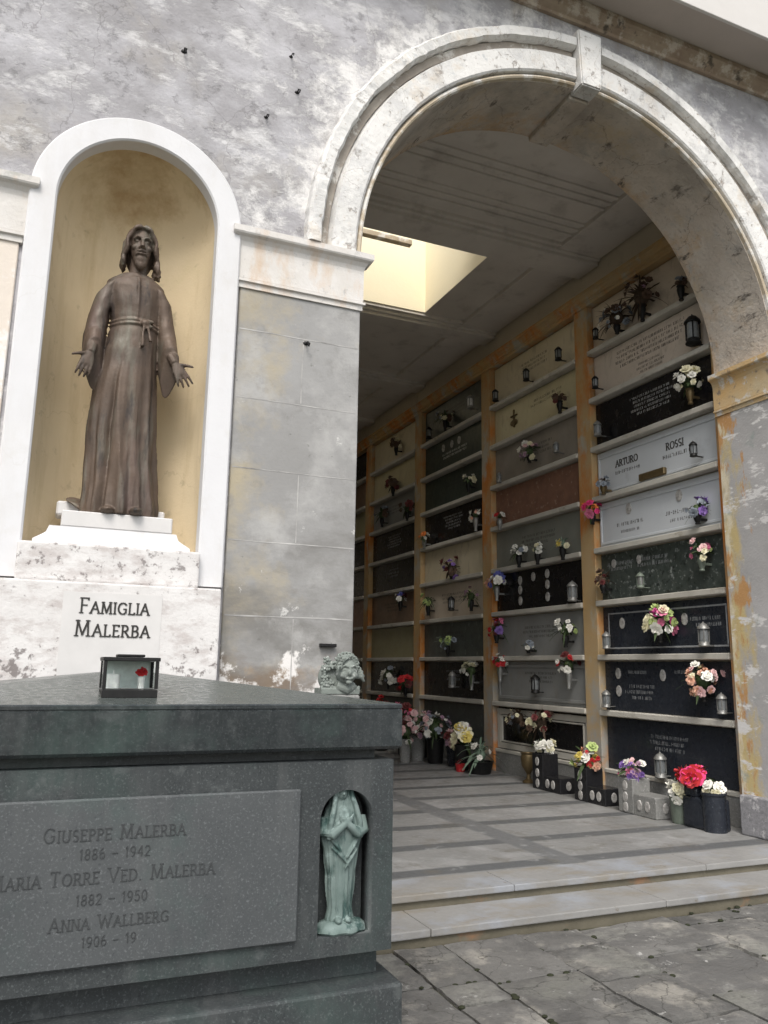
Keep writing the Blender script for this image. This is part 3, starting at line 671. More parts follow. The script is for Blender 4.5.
# gallery side and end walls
bm = bmesh.new(); box(bm, 1.60, 1.73, YB, 17.3, .0, CZ); bp('side_wall', bm, 'greycream')
bm = bmesh.new(); box(bm, 1.6, 6.3, 17.3, 17.5, 0, CZ + .2); bp('end_wall', bm, 'greycream')
bm = bmesh.new(); box(bm, 6.05, 6.3, YB, 17.3, 0, CZ + .2); bp('long_wall', bm, 'greycream')

# ------------------------------------------------------------------ wall of burial slabs
LX = 5.95
bw = thing('burial_wall_frame', 'ochre stained grid of pilasters and stone ledges framing the burial slabs', 'wall frame', (5.98, 11.3, .17))
posts = [(5.50, 5.66), (7.58, 7.84), (9.92, 10.18), (12.27, 12.53), (14.61, 14.87), (16.95, 17.25)]
for a, b in posts:
    obj('pilaster', boxm(LX - .025, 6.048, a, b, .172, 6.0, bev=.008, seg=2), 'post', bw, world=True)
bays = [(posts[i][1], posts[i + 1][0]) for i in range(5)]
ZB = [.43] + [1.045 + .612 * k for k in range(8)]      # ledge bottoms; slab row r (9 = lowest) stands on ledge
for bi, (a, b) in enumerate(bays):
    obj('plinth', boxm(LX + .01, 6.047, a, b, .172, .43), 'greystone', bw, world=True)
    for k, z in enumerate(ZB):
        if k == 0: obj('ledge', boxm(LX - .0, 6.046, a + .001, b - .001, z + .001, z + .045, bev=.006), 'ledge', bw, world=True)
        else: obj('ledge', boxm(LX - .045, 6.046, a + .001, b - .001, z, z + .062, bev=.008), 'ledge', bw, world=True)
bm = bmesh.new(); extrude_prof(bm, [(6.047, 5.985), (LX - .04, 5.985), (LX - .045, 6.02), (LX - .065, 6.03), (LX - .07, 6.06), (LX - .10, 6.09), (LX - .12, 6.10), (LX - .12, 6.15), (6.047, 6.16)], 5.54, 17.29, axis='y')
obj('cornice', bm, 'post', bw, world=True)
bm = bmesh.new(); box(bm, 6.03, 6.049, 5.54, 17.29, .17, 6.0); obj('backing', bm, 'greycream', bw, world=True)

UW, VW, NW = (0, -1, 0), (0, 0, 1), (-1, 0, 0)
colw = ['nearest the arch', 'second bay', 'third bay', 'fourth bay', 'fifth bay']
roww = ['top row', 'second row', 'third row', 'fourth row', 'fifth row', 'sixth row', 'seventh row', 'eighth row', 'bottom row']
# (material, extras) per row from the top; extras: t lines of text, p portraits, f frame, x cross
T = {
 0: [('tan marble', ''), ('pink tan marble', 'T'), ('black marble', 'W'), ('pale blue grey marble', 'A'), ('pale blue grey marble', 'PA'), ('dark green mottled marble', 'pw'), ('blue black granite', 'fp'), ('blue black granite', 'pwl'), ('blue black granite', 'g')],
 1: [('cream marble', 's'), ('yellow cream marble', 'xs'), ('grey brown marble', 's'), ('red brown marble', ''), ('grey green marble', 's'), ('black marble', 'o'), ('mid grey marble', 's'), ('mid grey marble', 'f'), ('black marble', 'F')],
 2: [('dark grey green marble', 's'), ('dark green marble', 'p'), ('dark green marble', 's'), ('black marble', 'W'), ('cream marble', ''), ('tan marble', 's'), ('dark grey green marble', 's'), ('black marble', 'g'), ('dark grey green marble', '')],
 3: [('cream marble', ''), ('yellow cream marble', ''), ('mid grey marble', 's'), ('black marble', 'W'), ('black marble', 'g'), ('brown marble', 's'), ('olive marble', ''), ('black marble', 'g'), ('dark green marble', '')],
 4: [('black marble', 'g'), ('brown marble', ''), ('olive marble', ''), ('black marble', ''), ('black marble', 'g'), ('red brown marble', ''), ('brown marble', ''), ('dark green marble', ''), ('black marble', '')]}
extra_words = {'T': 'with long dark epitaph', 'W': 'with white lettering', 'A': 'with two dark names', 'PA': 'with two portraits and names', 'pw': 'with faint pale lettering',
               'fp': 'with carved border and two portraits', 'pwl': 'with portraits and white lettering', 'g': 'with faint grey lettering', 's': 'with small dark lettering', 'xs': 'with a thin cross',
               '': 'left plain', 'o': 'with white oval portraits', 'f': 'with a carved border', 'F': 'set in a pale stone surround', 'p': 'with small portraits'}
def oval(par, y, z, rw, rh, x):
    bm = bmesh.new(); n = 18
    for k, (r, d) in enumerate(((1, 0), (1, .008), (.86, .012))): pass
    rings = [[(x - d, y + rw * r * math.cos(2 * PI * i / n), z + rh * r * math.sin(2 * PI * i / n)) for i in range(n)] for r, d in ((1, 0), (1, .008), (.84, .012))]
    loft(bm, rings, cap=False); bm.faces.new([bm.verts.new(p) for p in rings[-1]])
    return obj('portrait', bm, 'oval', par, world=True, smooth=False)
for bi, (a, b) in enumerate(bays):
    for r in range(9):
        k = 8 - r
        z0 = ZB[k] + (.047 if k == 0 else .064); z1 = ZB[k + 1] - .002 if k < 8 else 5.983
        m, ex = T[bi][r]
        lab = f"{m.replace(' marble', '').replace(' granite', '')} memorial slab {extra_words[ex]}, {roww[r]}, {colw[bi]}"
        t = thing('memorial_plaque', lab, 'memorial plaque', (6.02, (a + b) / 2, z0), 0, 'memorial plaques along the gallery')
        xf = 6.004
        mg = .012
        slab = obj('panel', boxm(xf, 6.029, a + mg, b - mg, z0, z1 - mg, bev=.005), m, t, world=True)
        rr = random.Random(bi * 10 + r)
        yc = (a + b) / 2; zc = (z0 + z1) / 2; h = z1 - z0
        def lines(n, w, hh, zt, col, y=yc, gap=1.75):
            for i in range(n):
                bm = bmesh.new(); scribble(bm, (xf, y + rr.uniform(-.03, .03), zt - i * hh * gap), UW, VW, NW, w * rr.uniform(.65, 1.05), hh, rr)
                obj('lettering', bm, col, t, world=True, fix=False)
        def border(y0, y1, q0, q1, w, mm, d=.014):
            bm = bmesh.new()
            for A in ((y0, y1, q0, q0 + w), (y0, y1, q1 - w, q1), (y0, y0 + w, q0 + w + .001, q1 - w - .001), (y1 - w, y1, q0 + w + .001, q1 - w - .001)):
                box(bm, xf - d, xf + .002, A[0], A[1], A[2], A[3], bev=.004)
            obj('border', bm, mm, t, world=True)
        if ex == 'T': lines(4, 1.1, .034, zc + .15, 'lettd'); lines(3, .5, .028, zc - .11, 'lettd')
        if ex == 'W': lines(5, .62, .028, zc + .13, 'lettp')
        if ex in ('A', 'PA'):
            bm = bmesh.new()
            if ex == 'A':
                text(bm, 'ARTURO', (xf, yc + .43, zc + .03), UW, VW, NW, .075, th=.16, d=.004); text(bm, 'ROSSI', (xf, yc - .33, zc + .03), UW, VW, NW, .075, th=.16, d=.004)
            for s in (.43, -.35): scribble(bm, (xf, yc + s, zc - .06), UW, VW, NW, .42, .04, rr)
            if ex == 'PA':
                for s in (.43, -.35): scribble(bm, (xf, yc + s, zc - .14), UW, VW, NW, .3, .032, rr)
            obj('lettering', bm, 'lettd', t, world=True, fix=False)
            border(a + .03, b - .03, z0 + .035, z1 - .06, .03, m, .012)
            if ex == 'A': obj('name_bar', boxm(xf - .05, xf, yc - .2, yc + .2, z0 + .04, z0 + .12, bev=.01), 'gold', t, world=True)
            if ex == 'PA':
                for s in (.43, -.35): oval(t, yc + s, zc + .12, .045, .062, xf)
        if ex == 'pw':
            for s in (.62, .1): lines(2, .45, .035, zc + .12, 'lettg', yc + s)
            for s in (.72, .3): oval(t, yc + s, zc + .14, .035, .05, xf)
        if ex == 'fp':
            border(a + .08, b - .1, z0 + .06, z1 - .08, .018, 'lettg', .004)
            for s in (.62, -.33): oval(t, yc + s, zc + .07, .042, .062, xf)
            lines(2, .4, .035, zc + .05, 'lettg', yc - .62)
        if ex == 'pwl':
            for s, q in ((.72, .13), (.72, -.06), (.02, .12)): oval(t, yc + s, zc + q, .042, .06, xf)
            lines(1, .4, .034, zc + .13, 'lettg', yc + .42); lines(3, .45, .034, zc - .02, 'lettw' if bi else 'lettg', yc + .38); lines(1, .3, .034, zc + .14, 'lettg', yc - .3)
        if ex == 'g': lines(3, .5, .034, zc + .1, 'lettg')
        if ex == 's': lines(3, .8, .034, zc + .08, 'lettd')
        if ex == 'xs':
            bm = bmesh.new(); box(bm, xf - .02, xf, yc + .49, yc + .51, zc - .12, zc + .14); box(bm, xf - .02, xf, yc + .42, yc + .58, zc + .04, zc + .06); ell(bm, (xf - .01, yc + .5, zc - .05), (.012, .1, .05), 2)
            obj('cross', bm, 'gold', t, world=True); lines(2, .7, .034, zc + .1, 'lettd', yc - .3)
        if ex == 'o':
            for s, q in ((.42, .13), (.42, -.0), (.42, -.15), (.1, .15), (-.22, .16), (-.22, .02), (-.22, -.14)): oval(t, yc + s, zc + q, .045, .06, xf)
        if ex == 'p':
            for s in (.35, .05, -.2): oval(t, yc + s, zc + .12, .05, .065, xf)
            lines(2, .9, .034, zc - .02, 'lettw')
        if ex == 'f': border(a + .05, b - .05, z0 + .04, z1 - .05, .04, m, .02); lines(3, .7, .03, zc + .1, 'lettd')
        if ex == 'F': border(a + .02, b - .02, z0 + .01, z1 - .03, .075, 'ledge', .025); border(a + .12, b - .12, z0 + .095, z1 - .115, .02, 'ledge', .03)

# ------------------------------------------------------------------ flowers, vases, lamps
def petals(bm, c, nrm, size, r, mi=0, open_=.55):
    nrm = Vector(nrm).normalized(); s = nrm.cross(Vector((.3, .2, 1))).normalized(); u = s.cross(nrm)
    c = Vector(c)
    for ring, (np_, rad, lift) in enumerate(((6, 1.0, .15), (5, .62, .5), (3, .3, .75))):
        off = r.uniform(0, 6.28)
        for i in range(np_):
            a = off + 2 * PI * i / np_; d = s * math.cos(a) + u * math.sin(a); w = d.cross(nrm) * size * rad * .52
            base = c + nrm * size * .1 * ring
            mid = base + d * size * rad * .6 + nrm * size * lift * .35 * r.uniform(.7, 1.3)
            tip = base + d * size * rad * r.uniform(.9, 1.1) + nrm * size * lift * r.uniform(.5, .9)
            v = [bm.verts.new(p) for p in (base - w * .3, mid - w, tip - w * .4, tip + w * .4, mid + w, base + w * .3)]
            bm.faces.new((v[0], v[1], v[4], v[5])).material_index = mi; bm.faces.new((v[1], v[2], v[3], v[4])).material_index = mi
def leaf(bm, c, d, ln, w, r, droop=.4):
    d = Vector(d).normalized(); sd = d.cross(Vector((0, 0, 1)))
    sd = sd.normalized() if sd.length > .01 else Vector((1, 0, 0)); c = Vector(c); prev = None
    for i in range(5):
        t = i / 4; p = c + d * ln * t + Vector((0, 0, -droop * ln * t * t)); ww = sd * w * math.sin(PI * min(.97, t * .9 + .08)) + Vector((0, 0, w * .15))
        cur = (bm.verts.new(p - ww), bm.verts.new(p + ww))
        if prev: bm.faces.new((prev[0], cur[0], cur[1], prev[1]))
        prev = cur
def flowers(par, c, rad, cols, n, bs, seed, leafm='leaf', nleaf=22, out=(-.6, -.5, .55), zs=1.0, ll=None):
    r = random.Random(seed); c = Vector(c); out = Vector(out).normalized()
    bm = bmesh.new(); used = sorted(set(cols)); cores = []
    bs0 = bs
    for i in range(n):
        bs = bs0 * r.choice((.55, .75, .9, 1.0, 1.2))
        while True:
            d = Vector((r.uniform(-1, 1), r.uniform(-1, 1), r.uniform(-.5, 1)))
            if .2 < d.length < 1 and d.normalized().dot(out) > -.25: break
        d = d.normalized() * r.choice((r.uniform(.55, 1.0), r.uniform(.8, 1.25)))
        p = c + Vector((d.x * rad, d.y * rad, d.z * rad * zs)); cores.append(p)
        petals(bm, p, d + out * .5 + Vector((r.uniform(-.4, .4), r.uniform(-.4, .4), r.uniform(-.5, .2))), bs * r.uniform(.85, 1.15), r, used.index(r.choice(cols)))
    obj('blossoms', bm, [pet(k) for k in used], par, fix=False)
    bs = bs0; bm = bmesh.new()
    for i in range(nleaf):
        d = Vector((r.uniform(-1, 1), r.uniform(-1, 1), r.uniform(-.4, 1.0))).normalized()
        leaf(bm, c + d * rad * .25, d + Vector((0, 0, .1)), (ll or rad * 1.2) * r.uniform(.6, 1.35), bs * r.uniform(.22, .42), r, r.uniform(.2, .8))
    for p in cores: tube(bm, [c - Vector((0, 0, rad * .9)), (p + c) / 2, p], bs * .05, 4)
    ell(bm, c, (rad * .45, rad * .45, rad * .5 * zs), 2)
    obj('leaves', bm, leafm, par, fix=False)
def vase_mesh(h, r): 
    bm = bmesh.new(); lathe(bm, [(r * .55, 0), (r * .6, h * .06), (r * .45, h * .14), (r * .75, h * .45), (r * .95, h * .75), (r * .8, h * .92), (r, h), (r * .85, h), (r * .6, h * .8)], 12); return bm
WX = 5.885
VG = 'flowers and vases fixed to the memorial plaques'
def wall_bouquet(y, z, rad, cols, n, bs, label, vm='gold', seed=0, leafm='leaf', nleaf=20, vh=.16, zs=1.0, name='flower_vase', cat='flower vase'):
    t = thing(name, label, cat, (WX, y, z), 0, VG)
    bm = vase_mesh(vh, .045); bmesh.ops.translate(bm, vec=(0, 0, -rad * .5 - vh), verts=bm.verts)
    zz = -rad * .5 - vh * .5; box(bm, .0, 6.003 - WX, -.012, .012, zz - .012, zz + .012)
    obj('vase', bm, vm, t, smooth=True)
    flowers(t, (0, 0, 0), rad, cols, n, bs, seed, leafm, nleaf, zs=zs)
    return t
def lamp(y, z, h, label, body='dark', glass='glassgrey', cat='grave lamp'):
    t = thing('grave_lamp', label, cat, (WX, y, z), 0, 'lamps fixed to the memorial plaques'); r = h * .24
    bm = bmesh.new(); lathe(bm, [(r * .7, -h / 2), (r, -h * .46), (r * .8, -h * .34), (r * .75, -h * .3)], 10); box(bm, 0, 6.003 - WX, -.012, .012, -h * .46, -h * .42)
    for i in range(4):
        a = PI / 4 + i * PI / 2; tube(bm, [(r * .82 * math.cos(a), r * .82 * math.sin(a), -h * .34), (r * .82 * math.cos(a), r * .82 * math.sin(a), h * .24)], r * .1, 5)
    obj('bracket', bm, body, t, smooth=True)
    bm = bmesh.new(); lathe(bm, [(r * .7, -h * .3), (r * .76, -h * .05), (r * .7, h * .2)], 10); obj('glass', bm, glass, t, smooth=True)
    bm = bmesh.new(); lathe(bm, [(r * 1.05, h * .2), (r, h * .26), (r * .5, h * .4), (r * .15, h * .44), (.001, h * .5)], 10); obj('cap', bm, body, t, smooth=True)
    return t
bq = wall_bouquet
# bay nearest the arch
bq(6.55, 5.66, .19, ['brown', 'brown', 'mauve', 'brown'], 14, .05, 'large spray of dried brown flowers on the topmost tan slab nearest the arch', 'dark', 1, 'leafdry', 46, .2, 1.2)
lamp(7.37, 5.55, .16, 'small dark lamp at the left end of the topmost tan slab nearest the arch')
bq(6.98, 5.58, .19, ['greyblue', 'brown', 'white', 'greyblue'], 22, .045, 'spray of withered grey and white blossoms left of the large brown dried flowers', 'dark', 70, 'leafdry', 30, .1, .8)
bq(5.96, 5.55, .07, ['greyblue', 'brown'], 6, .04, 'small dark vase of withered flowers beside the arch edge, top row', 'dark', 2, 'leafdry', 8)
lamp(5.83, 4.98, .34, 'tall dark lantern on the right of the epitaph slab by the arch')
lamp(7.41, 4.94, .17, 'dark lamp at the left end of the epitaph slab')
bq(5.92, 4.44, .145, ['white', 'white', 'cream'], 20, .045, 'white flowers in a gilt vase on the black white-lettered slab', 'gold', 3, 'leaf', 10)
lamp(7.40, 4.36, .20, 'silver lamp at the left end of the black white-lettered slab by the arch', 'silver')
lamp(5.92, 3.74, .17, 'dark square lamp beside the right-hand name on the pale blue grey slab')
bq(7.33, 3.68, .07, ['brown', 'greyblue'], 6, .035, 'small bronze vase with withered stems, left end of the two-name pale slab', 'gold', 4, 'leafdry', 10, .1)
bq(7.55, 3.40, .11, ['pink', 'hotpink', 'orange', 'orange'], 13, .05, 'bright pink and orange flowers hanging over the pilaster', 'dark', 5, 'leaf', 10, .12)
bq(5.92, 3.12, .10, ['greyblue', 'greyblue', 'purple'], 9, .045, 'grey blue flowers at the right end of the two-portrait pale slab', 'dark', 6, 'leaf', 14, .1)
bq(5.90, 2.70, .11, ['palepink', 'pink', 'cream', 'green'], 12, .045, 'pale pink and cream flowers at the right of the dark mottled slab', 'greenpot', 7, 'leaf', 14, .14)
bq(7.40, 2.55, .09, ['darkred', 'brown'], 8, .045, 'dark red withered flowers at the left end of the dark mottled slab', 'dark', 8, 'leafdry', 12, .1)
lamp(6.78, 2.50, .18, 'pale bowl shaped lamp low on the dark mottled slab', 'greenpot', 'silver')
bq(6.52, 2.03, .165, ['pink', 'magenta', 'palepink', 'green', 'cream', 'white'], 24, .06, 'big round bouquet of pink, green and white flowers on dark bordered slab', 'dark', 9, 'leaf', 22, .12)
lamp(7.38, 1.88, .2, 'small silver lamp left of the big round bouquet', 'silver'); lamp(5.93, 1.90, .24, 'grey lamp with peaked cap right of the big round bouquet', 'silver')
bq(5.97, 1.46, .155, ['peach', 'palepink', 'cream', 'white', 'peach'], 26, .05, 'wide bouquet of peach and white flowers on the slab above the lowest row', 'dark', 10, 'leaf', 14, .12)
lamp(5.76, 1.26, .2, 'silver tube lamp just right of the peach bouquet', 'silver'); lamp(7.42, 1.24, .2, 'small grey lamp at the left end of the slab with the peach bouquet', 'silver')
lamp(6.61, .62, .26, 'grey lamp standing before the lowest dark slab near the arch', 'silver')
# second bay
lamp(8.13, 5.57, .2, 'dark lamp at the right end of the plain top cream slab, second bay'); lamp(8.88, 5.54, .2, 'dark lamp in the middle of the top cream slab, second bay')
lamp(9.70, 5.5, .2, 'dark lamp at the left end of the top cream slab, second bay')
bq(8.13, 4.96, .08, ['brown', 'darkred'], 7, .04, 'dark withered flowers right of the thin cross', 'dark', 11, 'leafdry', 12)
bq(8.84, 4.43, .12, ['white', 'palepink', 'mauve', 'cream'], 16, .045, 'pink and white bouquet on the grey brown slab of the second bay', 'dark', 12, 'leaf', 14, .1)
lamp(8.23, 4.34, .16, 'small silver lamp right of the pink and white bouquet, second bay', 'silver'); lamp(9.62, 4.24, .16, 'small silver lamp at the left end of the grey brown slab', 'silver')
bq(9.62, 3.66, .06, ['white', 'red'], 5, .04, 'tiny white and red flowers at the left end of the red brown slab', 'silver', 13, 'leaf', 6)
bq(9.14, 3.10, .10, ['white', 'greyblue', 'white'], 10, .045, 'white flowers on the left half of the grey green slab, middle row', 'dark', 14, 'leaf', 18)
bq(8.70, 3.08, .08, ['white', 'cream'], 7, .04, 'few cream flowers in the middle of the grey green slab, middle row', 'dark', 15, 'leaf', 12); bq(8.15, 3.08, .09, ['cream', 'yellow'], 6, .04, 'leafy yellow flowers on the right of the grey green slab, middle row', 'dark', 16, 'leafpale', 18)
bq(9.72, 2.74, .12, ['blue', 'blue', 'white', 'pink', 'peach'], 14, .055, 'blue, white and pink flowers beside the black slab of oval portraits', 'silver', 17, 'leaf', 10, .2)
lamp(7.98, 2.48, .26, 'grey glass vase lamp at the right end of the black portrait slab', 'silver')
bq(9.74, 2.10, .13, ['red', 'darkred', 'pink', 'purple'], 13, .05, 'red and purple flowers at the left end of the grey slab, seventh row', 'dark', 18, 'leaf', 16, .14)
bq(8.14, 2.02, .14, ['white', 'white', 'green'], 10, .04, 'white flowers with long green leaves, right end of the grey seventh-row slab', 'dark', 19, 'leaf', 34, .14)
bq(8.95, 1.84, .06, ['white', 'greyblue'], 6, .04, 'low bowl of small grey flowers under the faint grey inscription', 'dark', 20, 'leaf', 10, .06)
bq(9.66, 1.64, .10, ['red', 'red', 'white'], 11, .05, 'red flowers in a white tube vase at the left of the grey bordered slab', 'silver', 21, 'leaf', 10, .22)
bq(8.10, 1.60, .12, ['red', 'white', 'darkred', 'white'], 12, .05, 'red and white flowers in a white tube vase, right of the grey bordered slab', 'silver', 22, 'leaf', 12, .22)
lamp(8.81, 1.37, .25, 'dark lantern between the two tube vases of red flowers')
bq(8.70, .90, .17, ['brown', 'darkred', 'orange', 'cream'], 16, .045, 'dried brown flowers before the black slab in pale surround', 'dark', 23, 'leafdry', 40, .12)
bq(9.20, .92, .14, ['brown', 'cream', 'greyblue'], 10, .045, 'withered cream flowers at the left of the black slab in pale surround', 'dark', 24, 'leafdry', 26, .12)
# third bay
bq(11.29, 5.62, .14, ['brown', 'greyblue', 'cream'], 12, .05, 'dark flowers on the top slab of the third bay', 'dark', 25, 'leaf', 28)
lamp(10.45, 5.63, .24, 'white candle lamp on the top slab of the third bay', 'silver', 'lettw'); lamp(11.9, 5.52, .22, 'dark lamp at the left end of the top slab, third bay')
bq(10.52, 4.40, .08, ['white', 'cream'], 6, .05, 'small white flowers on the dark green slab of the third bay', 'dark', 26, 'leaf', 12)
bq(10.30, 3.80, .08, ['white', 'peach'], 6, .05, 'white flowers at the right end of the black slab, third bay', 'silver', 27, 'leaf', 8, .2)
bq(12.05, 3.72, .08, ['white', 'orange'], 6, .05, 'white flowers at the left end of the black slab, third bay', 'silver', 28, 'leaf', 8)
bq(11.08, 3.08, .13, ['darkred', 'purple', 'brown'], 10, .06, 'dark purple wreath on the cream slab of the third bay', 'dark', 29, 'leafdry', 24, .1, 1.5)
bq(11.89, 2.62, .14, ['green'], 5, .04, 'green leafy stems at the left of the tan slab, third bay', 'dark', 30, 'leaf', 34); bq(10.45, 2.60, .12, ['green', 'mauve'], 6, .04, 'green leafy stems at the right of the tan slab, third bay', 'dark', 31, 'leaf', 30)
lamp(11.08, 2.54, .24, 'dark lamp in the middle of the tan slab, third bay')
bq(11.2, 1.95, .13, ['greyblue', 'green'], 8, .045, 'grey green flowers on the dark slab of the third bay', 'dark', 32, 'leafpale', 20)
bq(10.45, 1.52, .13, ['white', 'white', 'cream'], 9, .055, 'white flowers on long stems, second lowest slab of the third bay', 'silver', 33, 'leaf', 12, .22)
lamp(11.05, 1.38, .26, 'small dark lamp on the second lowest slab of the third bay', 'silver')
# fourth bay
bq(13.27, 5.66, .10, ['brown', 'cream'], 7, .06, 'dry flower cross on the top cream slab, fourth bay', 'dark', 34, 'leafdry', 18)
bq(13.39, 4.92, .14, ['darkred', 'brown'], 8, .07, 'dark flowers on the yellow cream slab, fourth bay', 'dark', 35, 'leafdry', 20)
bq(13.9, 4.42, .15, ['greyblue', 'brown'], 8, .06, 'grey flowers at the left of the grey slab, fourth bay', 'dark', 36, 'leaf', 22); bq(12.75, 4.34, .13, ['brown', 'darkred'], 8, .06, 'dark flowers at the right of the grey slab, fourth bay', 'dark', 37, 'leaf', 20)
bq(13.0, 2.74, .10, ['blue', 'white', 'darkred'], 8, .055, 'blue and white flowers on the brown slab, fourth bay', 'dark', 38, 'leaf', 10)
bq(13.49, 1.40, .16, ['white', 'white', 'greyblue'], 12, .07, 'white flowers deep in the gallery, second lowest slab of the fourth bay', 'dark', 39, 'leaf', 12)
bq(12.75, 1.28, .13, ['red', 'darkred', 'red'], 12, .06, 'red flowers deep in the gallery beside the third pilaster', 'dark', 40, 'leaf', 8)

# floor planters -----------------------------------------------------
PG = 'planters along the gallery floor'
def medal(bm, par, pts, r=(.035, .05)):
    for (x, y, z, nx) in pts:
        n = 14; b = bmesh.new()
        if nx: rg = [[(x - d, y + r[0] * q * math.cos(2 * PI * i / n), z + r[1] * q * math.sin(2 * PI * i / n)) for i in range(n)] for q, d in ((1, 0), (.95, .008), (.8, .01))]
        else: rg = [[(x + r[0] * q * math.cos(2 * PI * i / n), y - d, z + r[1] * q * math.sin(2 * PI * i / n)) for i in range(n)] for q, d in ((1, 0), (.95, .008), (.8, .01))]
        loft(b, rg, cap=False); b.faces.new([b.verts.new(p) for p in rg[-1]])
        obj('medallion', b, 'oval', par)
def lplanter(loc, rz, label, m, cols, seed, fr=.13, med=True, low=.17, tall=.36, wl=.34, n=18):
    """L-shaped stone planter: tall block behind on the left and a low trough"""
    t = thing('stone_planter', label, 'planter', loc, rz, PG)
    bm = bmesh.new(); box(bm, -.11, .11, -.11, .11, 0, tall, bev=.008); box(bm, -.11, .11, -.11 - wl, -.112, 0, low, bev=.008)
    box(bm, -.085, .085, -.085, .085, tall - .004, tall + .012, bev=.004)
    obj('block', bm, m, t)
    if med:
        x = -.11
        medal(None, t, [(x, 0, tall * .78, 1), (x, .0, tall * .46, 1), (x, 0, tall * .17, 1), (x, -.2, low * .5, 1), (x, -.31, low * .5, 1)])
        medal(None, t, [(0, -.112 - wl, low * .5, 0)])
    if cols: flowers(t, (0, 0, tall + fr * .6), fr, cols, n, .05, seed, nleaf=20)
    return t
lplanter((5.66, 8.30, .17), .0, 'black stone planter with white oval portraits and white flowers, farther one', 'black', ['white', 'white', 'cream'], 50, .10, tall=.40, n=12)
lplanter((5.62, 7.43, .17), .0, 'black stone planter with oval portraits under a yellow and red bouquet', 'black', ['peach', 'yellow', 'green', 'red', 'white'], 51, .14, tall=.34, wl=.30, n=24)
lplanter((5.60, 6.68, .17), .0, 'grey granite planter with carved ovals under a pink and purple bouquet', 'greystone', ['pink', 'mauve', 'palepink', 'purple', 'white'], 52, .12, med=True, tall=.33, low=.2, wl=.32, n=20)
t = thing('flower_pot', 'round green grey pot of white flowers beside the big black planter', 'flower pot', (5.62, 6.07, .17), 0, PG)
bm = bmesh.new(); lathe(bm, [(.075, 0), (.085, .02), (.095, .2), (.105, .24), (.095, .24), (.085, .2)], 18); obj('pot', bm, 'greenpot', t, smooth=True)
flowers(t, (0, 0, .29), .12, ['white', 'white', 'cream'], 16, .05, 53)
t = thing('stone_planter', 'large black curved planter with red poinsettia and white flowers beside the pier', 'planter', (5.64, 5.78, .17), 0, PG)
bm = bmesh.new(); box(bm, -.1, .1, -.19, .19, 0, .27, bev=.03, seg=3); lathe(bm, [(.1, 0), (.1, .30), (.11, .31), (.11, .33), (.09, .33), (.08, .3)], 18, c=(-.02, -.12, 0)); box(bm, -.085, .085, .02, .175, .265, .36, bev=.012)
obj('block', bm, 'blue black granite', t, smooth=True)
flowers(t, (-.02, .08, .44), .13, ['red', 'red', 'hotpink', 'red'], 9, .08, 54, zs=.55); 
flt = thing('flower_bunch', 'small bunch of white lilies in the front of the black curved planter', 'flowers', (5.62, 5.66, .50), 0, PG)
flowers(flt, (0, 0, .03), .075, ['white', 'cream', 'white'], 9, .05, 55, nleaf=8)
# bronze goblet
t = thing('goblet_vase', 'old bronze goblet vase standing alone on the gallery floor', 'vase', (5.74, 8.78, .17), 0, PG)
bm = bmesh.new(); lathe(bm, [(.075, 0), (.075, .02), (.03, .05), (.022, .1), (.04, .13), (.085, .2), (.095, .3), (.085, .34), (.1, .36), (.085, .36), (.07, .3)], 16); obj('vase', bm, 'gold', t, smooth=True)
# group beyond
def pot(loc, h, r, m, cols, seed, label, fr=.16, n=14, bs=.06, leafm='leaf', nleaf=24, zs=1.0, ll=None):
    t = thing('flower_pot', label, 'flower pot', loc, 0, PG)
    bm = bmesh.new(); lathe(bm, [(r * .8, 0), (r * .85, .02), (r, h * .92), (r * 1.08, h), (r * .95, h), (r * .85, h * .85)], 16); obj('pot', bm, m, t, smooth=True)
    flowers(t, (0, 0, h + fr * .5), fr, cols, n, bs, seed, leafm, nleaf, zs=zs, ll=ll); return t
pot((5.60, 9.72, .17), .16, .17, 'dark', ['white'], 60, 'wide dark pot of pale spiky leaves', .16, 3, .05, 'leafpale', 40, ll=.3)
pot((5.56, 10.15, .17), .34, .11, 'dark', ['cream', 'yellow', 'white', 'cream'], 61, 'dark pot of big cream yellow blossoms', .16, 12, .09)
pot((5.45, 10.0, .17), .1, .07, pet('red'), ['darkred'], 62, 'low red grave candle pot on the gallery floor', .03, 2, .03, nleaf=2)
pot((5.68, 10.55, .17), .28, .14, 'blue black granite', ['mauve', 'darkred', 'palepink'], 63, 'dark blue pot behind the cream blossoms', .2, 14, .06)
pot((5.55, 10.95, .17), .36, .13, 'dark', ['palepink', 'greyblue', 'white', 'mauve'], 64, 'dark pot of mixed pale pink and grey flowers', .24, 26, .06)
pot((5.45, 11.35, .17), .40, .12, 'greystone', ['palepink', 'white', 'pink'], 65, 'grey stone pot with pale pink blossoms near the tomb lid edge', .24, 22, .06)
pot((5.15, 11.15, .17), .34, .09, 'greystone', ['white', 'palepink'], 66, 'slim grey pot with white blossoms just behind the tomb corner', .19, 16, .055)
pot((5.60, 12.1, .17), .42, .14, 'dark', ['red', 'darkred', 'red', 'pink'], 67, 'dark pot of red flowers far along the gallery floor', .26, 22, .07)
pot((5.50, 12.9, .17), .46, .14, 'dark', ['red', 'darkred', 'mauve'], 68, 'farthest dark pot of deep red flowers', .28, 20, .07)
pot((5.72, 11.75, .17), .36, .1, 'dark', ['white', 'greyblue', 'mauve'], 69, 'dark pot of greyish flowers against the plinth, third bay', .22, 20, .055)

